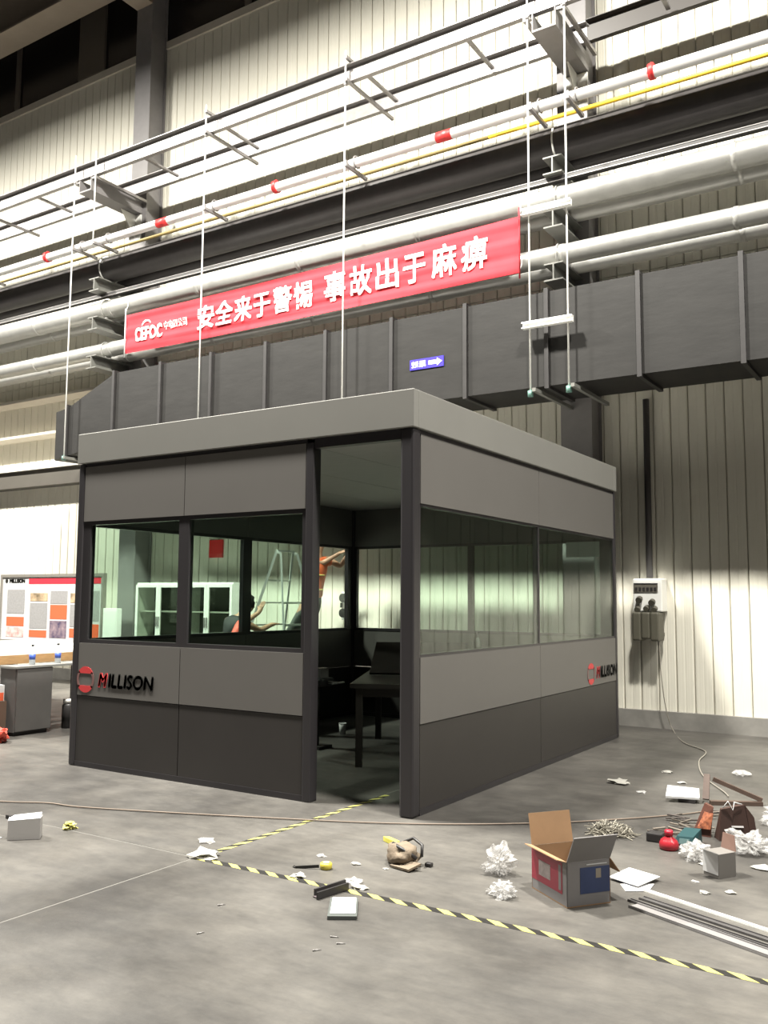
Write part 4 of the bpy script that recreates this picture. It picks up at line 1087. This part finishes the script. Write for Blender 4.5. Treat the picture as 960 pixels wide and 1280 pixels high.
strip('trim_strip', (1.76, -0.83), (3.05, -1.34), 0.03, 0.012, M_STG, 'dark narrow trim strip beside the broad pale strip on the right floor')
strip('trim_strip', (1.80, -0.90), (3.05, -1.43), 0.07, 0.014, M_STR, 'broad pale grey trim strip, nearest of the strips on the right floor')

# notebook, channel, tape measure, pouch, cutter
e = empty('notebook', (0.645, -1.74, 0), 'dark notebook with a white sheet on top on the foreground floor', 'notebook')
c4 = [Vector((0.658, -1.885, 0)), Vector((0.775, -1.81, 0)), Vector((0.632, -1.59, 0)), Vector((0.515, -1.66, 0))]
MB().hexa([v + Vector((0, 0, .001)) for v in c4] + [v + Vector((0, 0, .018)) for v in c4]).build('cover', mat('notebook_dark', (0.085, 0.095, 0.09), 0.5), e)
cc = sum(c4, Vector()) / 4
c5 = [cc + (v - cc) * 0.86 + Vector((-0.006, 0.012, 0)) for v in c4]
MB().hexa([v + Vector((0, 0, .0185)) for v in c5] + [v + Vector((0, 0, .021)) for v in c5]).build('sheet', M_PAPER, e)
e = empty('channel_offcut', (0.45, -1.56, 0), 'short black U channel offcut lying across the hazard tape', 'offcut')
pA, pB = Vector((0.435, -1.672, 0)), Vector((0.462, -1.45, 0)); wv = Vector((0.055, -0.045, 0)) * 0.75
pA, pB = Vector((0.43, -1.67, 0)), Vector((0.470, -1.455, 0))
for s in (-1, 1):
    o_ = wv * s * 0.5
    MB().bar(pA + o_ + Vector((0, 0, .02)), pB + o_ + Vector((0, 0, .02)), 0.010, 0.036).build('side_wall', M_BLK, e)
MB().bar(pA + Vector((0, 0, .004)), pB + Vector((0, 0, .004)), 0.042, 0.005).build('bottom', mat('channel_inner', (0.10, 0.08, 0.085), 0.5), e)
e = empty('tape_measure', (0.18, -1.24, 0), 'yellow tape measure with blade pulled out on the floor', 'tape measure')
MB().lathe((0.18, -1.24, 0.001), [(0.030, 0), (0.034, 0.006), (0.034, 0.028), (0.028, 0.034)], 18).build('case', mat('measure_yellow', (0.52, 0.44, 0.06), 0.4), e)
MB().tube([(0.18, -1.24, 0.0355), (0.18, -1.24, 0.0375)], 0.018, 14).build('hub', mat('measure_pale', (0.70, 0.68, 0.45), 0.4), e)
MB().bar((0.150, -1.265, 0.016), (0.03, -1.325, 0.004), 0.004, 0.016).tube([(0.03, -1.325, 0.004), (0.01, -1.32, 0.004), (0.005, -1.30, 0.004)], 0.003, 6).build('blade', M_HBLK, e)

po = empty('tool_pouch', (0.50, -0.93, 0), 'crumpled tan canvas tool pouch on the floor in front of the booth', 'pouch')
bm = bmesh.new(); bmesh.ops.create_icosphere(bm, subdivisions=4, radius=1)
o3 = Vector((3, 8, 1))
for v in bm.verts:
    c = v.co.copy()
    k = 1 + 0.28 * noise.noise(c * 1.7 + o3) + 0.10 * noise.noise(c * 4.5 + o3)
    v.co = Vector((c.x * 0.115 * k, c.y * 0.08 * k, max(c.z, -0.5) * 0.075 * k + 0.0375))
b = MB(); bm.verts.index_update()
rz = Matrix.Rotation(math.radians(-15), 3, 'Z')
zm = min(v.co.z for v in bm.verts)
b.add([rz @ Vector((v.co.x, v.co.y, v.co.z - zm)) + Vector((0.49, -0.93, 0.001)) for v in bm.verts], [[q.index for q in f.verts] for f in bm.faces], 0, True)
bm.free()
b.build('body', M_TAN, po)
MB().tube([Vector((0.40, -0.90, 0.075)), Vector((0.44, -0.95, 0.112)), Vector((0.50, -0.98, 0.105)), Vector((0.56, -0.98, 0.085)), Vector((0.60, -0.96, 0.055))], 0.011, 8).build('piping', M_BLK, po)
MB().tube([Vector((0.45, -0.87, 0.10)), Vector((0.52, -0.86, 0.135)), Vector((0.59, -0.88, 0.11)), Vector((0.61, -0.92, 0.06))], 0.009, 8).build('handle_loop', M_BLK, po)
MB().prism([(0.46, -1.02, 0.004), (0.60, -1.05, 0.006), (0.64, -0.98, 0.03), (0.52, -0.97, 0.03)], (0, 0, 0.012)).build('flap', M_TAN, po)
MB().bbox((0.615, -0.90, 0.001), (0.655, -0.865, 0.022), 0.005).build('buckle', M_BLK, po)
e = empty('cutter_knife', (0.22, -0.62, 0), 'yellow handled cutter lying beside the tan pouch', 'knife')
MB().prism([(0.13, -0.57, 0.002), (0.16, -0.59, 0.002), (0.265, -0.64, 0.002), (0.275, -0.61, 0.002), (0.17, -0.555, 0.002)], (0, 0, 0.026)).build('handle', mat('cutter_yellow', (0.72, 0.66, 0.10), 0.45), e)
MB().prism([(0.268, -0.64, 0.006), (0.32, -0.655, 0.006), (0.325, -0.635, 0.006), (0.277, -0.613, 0.006)], (0, 0, 0.018)).build('collar', mat('cutter_grey', (0.18, 0.15, 0.17), 0.4), e)

# small white cartons
e = empty('small_carton', (-1.76, -1.74, 0), 'small white paper carton standing on the floor at the left', 'carton')
MB().hexa([(-1.80, -1.86, .001), (-1.66, -1.73, .001), (-1.73, -1.66, .001), (-1.87, -1.79, .001), (-1.80, -1.86, .115), (-1.66, -1.73, .125), (-1.73, -1.66, .125), (-1.87, -1.79, .115)]).build('body', mat('carton_white_grey', (0.36, 0.345, 0.335), 0.6), e)
MB().hexa([(-1.80, -1.86, .116), (-1.66, -1.73, .126), (-1.70, -1.69, .150), (-1.84, -1.82, .135), (-1.80, -1.86, .119), (-1.66, -1.73, .129), (-1.70, -1.69, .153), (-1.84, -1.82, .138)]).build('flap', M_PAPER, e)
MB().box((-1.868, -1.83, .116), (-1.82, -1.80, .14)).build('torn_tab', M_BLK, e)
sheet('paper_scrap', [(-1.95, -1.98, .001), (-1.86, -1.95, .001), (-1.88, -1.84, .001), (-2.05, -1.84, .001)], 'white paper scrap at the left edge beside the small carton', 'scrap', thick=0.004)
crumple('yellow_scrap', (-1.72, -1.46, 0), (0.05, 0.05, 0.03), 21, M_HYEL, 'small crumpled yellow scrap right of the small white carton', 'scrap')
e = empty('small_carton', (2.05, -0.15, 0), 'small open white carton in front of the brown paper bag', 'carton')
MB().hexa([(2.058, -0.215, .001), (2.125, -0.105, .001), (2.035, -0.045, .001), (1.965, -0.155, .001), (2.058, -0.215, .13), (2.125, -0.105, .13), (2.035, -0.045, .13), (1.965, -0.155, .13)]).build('body', mat('carton_grey', (0.15, 0.14, 0.13), 0.6), e)
MB().hexa([(2.056, -0.217, .02), (1.963, -0.157, .02), (1.962, -0.158, .02), (2.055, -0.218, .02), (2.056, -0.217, .13), (1.963, -0.157, .13), (1.962, -0.158, .13), (2.055, -0.218, .13)]).build('white_face', M_PAPER, e)
MB().hexa([(2.058, -0.215, .131), (1.965, -0.155, .131), (1.90, -0.22, .165), (1.99, -0.28, .165), (2.058, -0.215, .134), (1.965, -0.155, .134), (1.90, -0.22, .168), (1.99, -0.28, .168)]).build('flap', M_PAPER, e)
MB().hexa([(2.125, -0.105, .131), (2.035, -0.045, .131), (2.045, -0.03, .21), (2.115, -0.08, .21), (2.128, -0.103, .131), (2.038, -0.043, .131), (2.048, -0.028, .21), (2.118, -0.078, .21)]).build('flap', mat('flap_rose_brown', (0.15, 0.085, 0.065), 0.7), e)

# bags, bottles and offcuts at the right
e = empty('paper_bag', (1.96, 0.72, 0), 'dark brown paper shopping bag with white cord handles at the right', 'bag')
b = MB()
c0 = Vector((1.885, 0.60, 0)); ux = Vector((0.86, 0.50, 0)); vy = Vector((-0.5, 0.86, 0))
def Q(a, d_, z): return c0 + ux * a + vy * d_ + Vector((0, 0, z))
b.hexa([Q(0, 0, .001), Q(.20, 0, .001), Q(.20, .10, .001), Q(0, .10, .001), Q(.02, .02, .19), Q(.17, .02, .22), Q(.16, .06, .22), Q(.03, .06, .19)])
b.build('bag_body', M_BROWNB, e)
MB().hexa([Q(.20, 0, .001), Q(.25, .03, .001), Q(.25, .10, .001), Q(.20, .10, .001), Q(.175, .02, .215), Q(.235, .04, .14), Q(.235, .08, .14), Q(.165, .06, .215)]).build('bag_fold', M_BROWNB, e)
MB().tube([Q(.03, .015, .20), Q(.06, .0, .245), Q(.09, .0, .19), Q(.10, .0, .24), Q(.15, .01, .225)], 0.004, 6).build('cord_handle', M_PAPER, e)
MB().hexa([Q(.08, -.001, .085), Q(.155, -.001, .085), Q(.155, .0, .085), Q(.08, .0, .085), Q(.08, .0105, .096), Q(.155, .0105, .096), Q(.155, .012, .096), Q(.08, .012, .096)]).build('logo_line', M_CARDG, e)
e = empty('printed_bag', (1.78, 0.72, 0), 'brown snack bag with orange picture leaning beside the brown paper bag', 'bag')
MB().hexa([(1.70, 0.66, .001), (1.82, 0.66, .001), (1.80, 0.76, .001), (1.72, 0.76, .001), (1.775, 0.71, .20), (1.835, 0.69, .185), (1.825, 0.72, .185), (1.78, 0.74, .20)]).build('bag_body', mat('snack_brown', (0.13, 0.055, 0.04), 0.4, 0, 0.4, 15), e)
MB().hexa([(1.735, 0.655, .05), (1.82, 0.655, .05), (1.82, .664, .05), (1.735, .664, .05), (1.778, 0.688, .15), (1.835, 0.674, .145), (1.835, .685, .145), (1.778, .697, .15)]).build('picture', mat('snack_picture', (0.50, 0.17, 0.08), 0.5, 0, 0, 40, col2=(0.10, 0.03, 0.02)), e)
e = empty('red_bottle', (1.67, 0.24, 0), 'squat red plastic bottle on the floor left of the bags', 'bottle')
MB().lathe((1.67, 0.24, 0.001), [(0.050, 0), (0.058, 0.012), (0.058, 0.035), (0.048, 0.055), (0.022, 0.075), (0.022, 0.082)], 18).build('bottle_body', mat('red_plastic', (0.34, 0.02, 0.03), 0.3), e)
MB().lathe((1.67, 0.24, 0.084), [(0.026, 0), (0.026, 0.024), (0.020, 0.03)], 14).build('cap', mat('red_cap', (0.42, 0.02, 0.04), 0.35), e)
e = empty('teal_packet', (1.74, 0.42, 0), 'dark teal plastic packet between the red bottle and the bags', 'packet')
MB().hexa([(1.665, 0.36, .001), (1.79, 0.36, .001), (1.80, 0.52, .001), (1.68, 0.52, .001), (1.68, 0.38, .05), (1.78, 0.38, .055), (1.80, 0.50, .085), (1.70, 0.50, .08)]).build('packet_body', M_TEAL, e)
MB().hexa([(1.70, 0.355, .012), (1.76, 0.355, .012), (1.76, .362, .012), (1.70, .362, .012), (1.70, 0.368, .04), (1.76, 0.368, .042), (1.76, .374, .042), (1.70, .374, .04)]).build('label_band', mat('teal_pale', (0.07, 0.12, 0.12), 0.4), e)
tag(MB().bbox((1.50, 0.34, .001), (1.60, 0.43, .055), 0.008).build('dark_offcut', M_BLK), 'dark block offcut left of the red bottle', 'offcut')
e = empty('white_plank', (1.43, 1.6, 0), 'short white board offcut with dark edge behind the scrap pile', 'offcut')
MB().hexa([(1.30, 1.53, .03), (1.53, 1.60, .03), (1.50, 1.72, .075), (1.28, 1.66, .085), (1.30, 1.53, .045), (1.53, 1.60, .045), (1.50, 1.72, .09), (1.28, 1.66, .10)]).build('board', M_PAPER, e)
MB().box((1.38, 1.58, 0.0), (1.50, 1.66, 0.029)).build('block', M_BLK, e)
e = empty('wood_frame', (1.68, 1.9, 0), 'broken brown wooden triangle frame behind the brown paper bag', 'frame')
f0, f1, f2 = Vector((1.60, 1.62, 0.016)), Vector((1.93, 1.80, 0.016)), Vector((1.52, 1.90, 0.20))
f2 = Vector((1.56, 1.72, 0.20))
M_BW = mat('brown_wood', (0.10, 0.065, 0.05), 0.6, 0, 0.3, 12)
MB().bar(f0, f1, 0.04, 0.03).build('bottom_bar', M_BW, e)
MB().bar(f0 + Vector((-0.03, 0, 0.02)), f2, 0.045, 0.02).build('upright_bar', M_BW, e)
MB().bar(f2 + Vector((0.04, 0.01, -0.03)), f1 + Vector((0, 0, 0.025)), 0.03, 0.03).build('brace_bar', M_BW, e)

# scrap pile: splinters, and straw-like wire bundle
rnd = random.Random(3)
GR = 'thin dark splinters in the scrap pile'
for k in range(22):
    x = rnd.uniform(1.44, 1.70); y = 0.66 + (x - 1.44) * 0.6 + rnd.uniform(-0.15, 0.55); a = rnd.uniform(-0.5, 0.9); l_ = rnd.uniform(0.05, 0.16)
    o = MB().bar((x, y, 0.008 + 0.02 * rnd.random()), (x + l_ * math.cos(a), y + l_ * math.sin(a), 0.006 + 0.03 * rnd.random()), rnd.uniform(0.010, 0.026), 0.008).build('splinter', mat('splinter_%d' % (k % 3), [(0.10, 0.085, 0.07), (0.17, 0.145, 0.12), (0.06, 0.05, 0.045)][k % 3], 0.7))
    tag(o, 'thin dark splinter in the scrap pile left of the bags', 'splinter', GR)
b = MB(); rnd = random.Random(9)
for k in range(260):
    a = rnd.uniform(0, 6.28); r_ = 0.12 * math.sqrt(rnd.random()); x = 1.26 + r_ * 1.15 * math.cos(a); y = 0.40 + r_ * math.sin(a)
    h = max(0.006, 0.085 * (1 - (r_ / 0.13) ** 2) * rnd.random()); a2 = rnd.uniform(0, 6.28); l_ = rnd.uniform(0.03, 0.07)
    b.bar((x, y, h), (x + l_ * math.cos(a2), y + l_ * math.sin(a2), max(0.003, h + rnd.uniform(-.03, .03))), 0.007, 0.004)
tag(b.build('shredded_straw', mat('straw_pale', (0.27, 0.25, 0.205), 0.7, 0, 0.3, 30)), 'tangled heap of pale shredded strips left of the scrap pile', 'shreds', kind='stuff')

# loose litter on the floor
LIT = [((0.02, -1.06), 'white scrap nearest the doorway tape', .03), ((0.27, -1.08), 'white scrap between tape measure and pouch', .03), ((0.53, -1.42), 'white torn scrap below the tan pouch', .045),
       ((0.44, -1.36), 'clear crumpled scrap on the tape above the black channel', .06), ((0.14, -1.44), 'white scrap on the tape left of the black channel', .045), ((-0.55, -1.43), 'large white torn scrap at the tape corner', .10), ((-0.76, -1.20), 'white torn scrap behind the tape corner', .06),
       ((1.92, 0.02), 'small pale scrap left of the small open carton', .025), ((2.16, -0.42), 'white pebble-like scrap right of the papers', .03), ((1.96, -0.33), 'tiny white scrap behind the trim strips', .022), ((2.05, -0.50), 'flat pale scrap beside the white trim strip', .03),
       ((2.22, 0.12), 'grey crumpled scrap at the right edge before the bag', .05), ((1.05, 1.75), 'small white scrap between booth and wall box', .04), ((1.22, 2.30), 'bright white scrap far right behind the plank', .04), ((0.80, 2.0), 'pale crumpled film beside the booth right wall', .09),
       ((1.56, 2.95), 'pale plastic sleeve on the floor near the wall kerb', .09), ((1.85, 1.35), 'white crumb beside the wood frame', .03), ((1.0, 2.7), 'flat white scrap near the wall on the right', .05), ((0.46, -1.06), 'white crumb touching the pouch left end', .02)]
for k, ((x, y), lb, s_) in enumerate(LIT):
    crumple('litter_scrap', (x, y, 0), (s_ * 1.15, s_ * 0.9, s_ * 0.30), 40 + k, M_SCRAP if k % 3 else M_WRAP, lb, 'scrap', 'loose litter', sub=2)
for k, (x, y, a, lb) in enumerate([(0.80, -2.05, 0.4, 'first loose screw in the foreground below the notebook'), (0.87, -2.10, 0.6, 'second loose screw in the foreground below the notebook'), (0.28, -2.35, 1.2, 'loose screw in the foreground left of the notebook'), (0.83, -2.22, 0.9, 'tiny screw at the front of the foreground'), (0.80, -0.42, 0.9, 'thin dark nail on the floor right of the pouch'), (0.10, -2.02, 1.0, 'loose screw left of the black channel')]):
    e = empty('loose_screw', (x, y, 0), lb, 'screw', 'loose screws')
    MB().tube([(x, y, .004), (x + .034 * math.cos(a), y + .034 * math.sin(a), .004)], [.0028, .0018], 6).build('shank', M_GALV if k != 4 else M_BLK, e)
    MB().tube([(x - .004 * math.cos(a), y - .004 * math.sin(a), .004), (x, y, .004)], .0038, 8).build('head', M_GALV if k != 4 else M_BLK, e)

# ------------------------------------------------------------------ cables on the floor
def cable(name, pts, r, material, label):
    ps = []
    pts = [Vector(p) for p in pts]
    for i in range(len(pts) - 1):
        p0 = pts[max(i - 1, 0)]; p1 = pts[i]; p2 = pts[i + 1]; p3 = pts[min(i + 2, len(pts) - 1)]
        for k in range(8):
            t = k / 8
            ps.append(0.5 * ((2 * p1) + (p2 - p0) * t + (2 * p0 - 5 * p1 + 4 * p2 - p3) * t * t + (3 * p1 - p0 - 3 * p2 + p3) * t ** 3))
    ps.append(pts[-1])
    return tag(MB().tube(ps, r, 6).build(name, material), label, 'cable')
cable('floor_cable', [(-6.2, -2.3, .008), (-3.6, -1.55, .008), (-2.76, -1.25, .008), (-2.43, -1.09, .008), (-2.07, -1.02, .008), (-1.006, -0.615, .008), (0.06, -0.14, .008), (0.87, 0.45, .008), (1.457, 1.09, .008), (1.66, 1.42, .008)], 0.005, M_WIRE, 'thin brown cable running along the floor in front of the booth')
cable('floor_cable', [(0.24, 5.24, 1.02), (0.27, 5.20, 0.6), (0.30, 5.28, 0.2), (0.38, 5.25, .008), (0.70, 4.45, .008), (1.02, 4.0, .008), (1.10, 3.4, .008), (1.30, 2.7, .008), (1.60, 2.1, .008), (1.66, 1.95, .008)], 0.0055, M_PALEW, 'pale cable dropping from the socket box and snaking to the scrap')
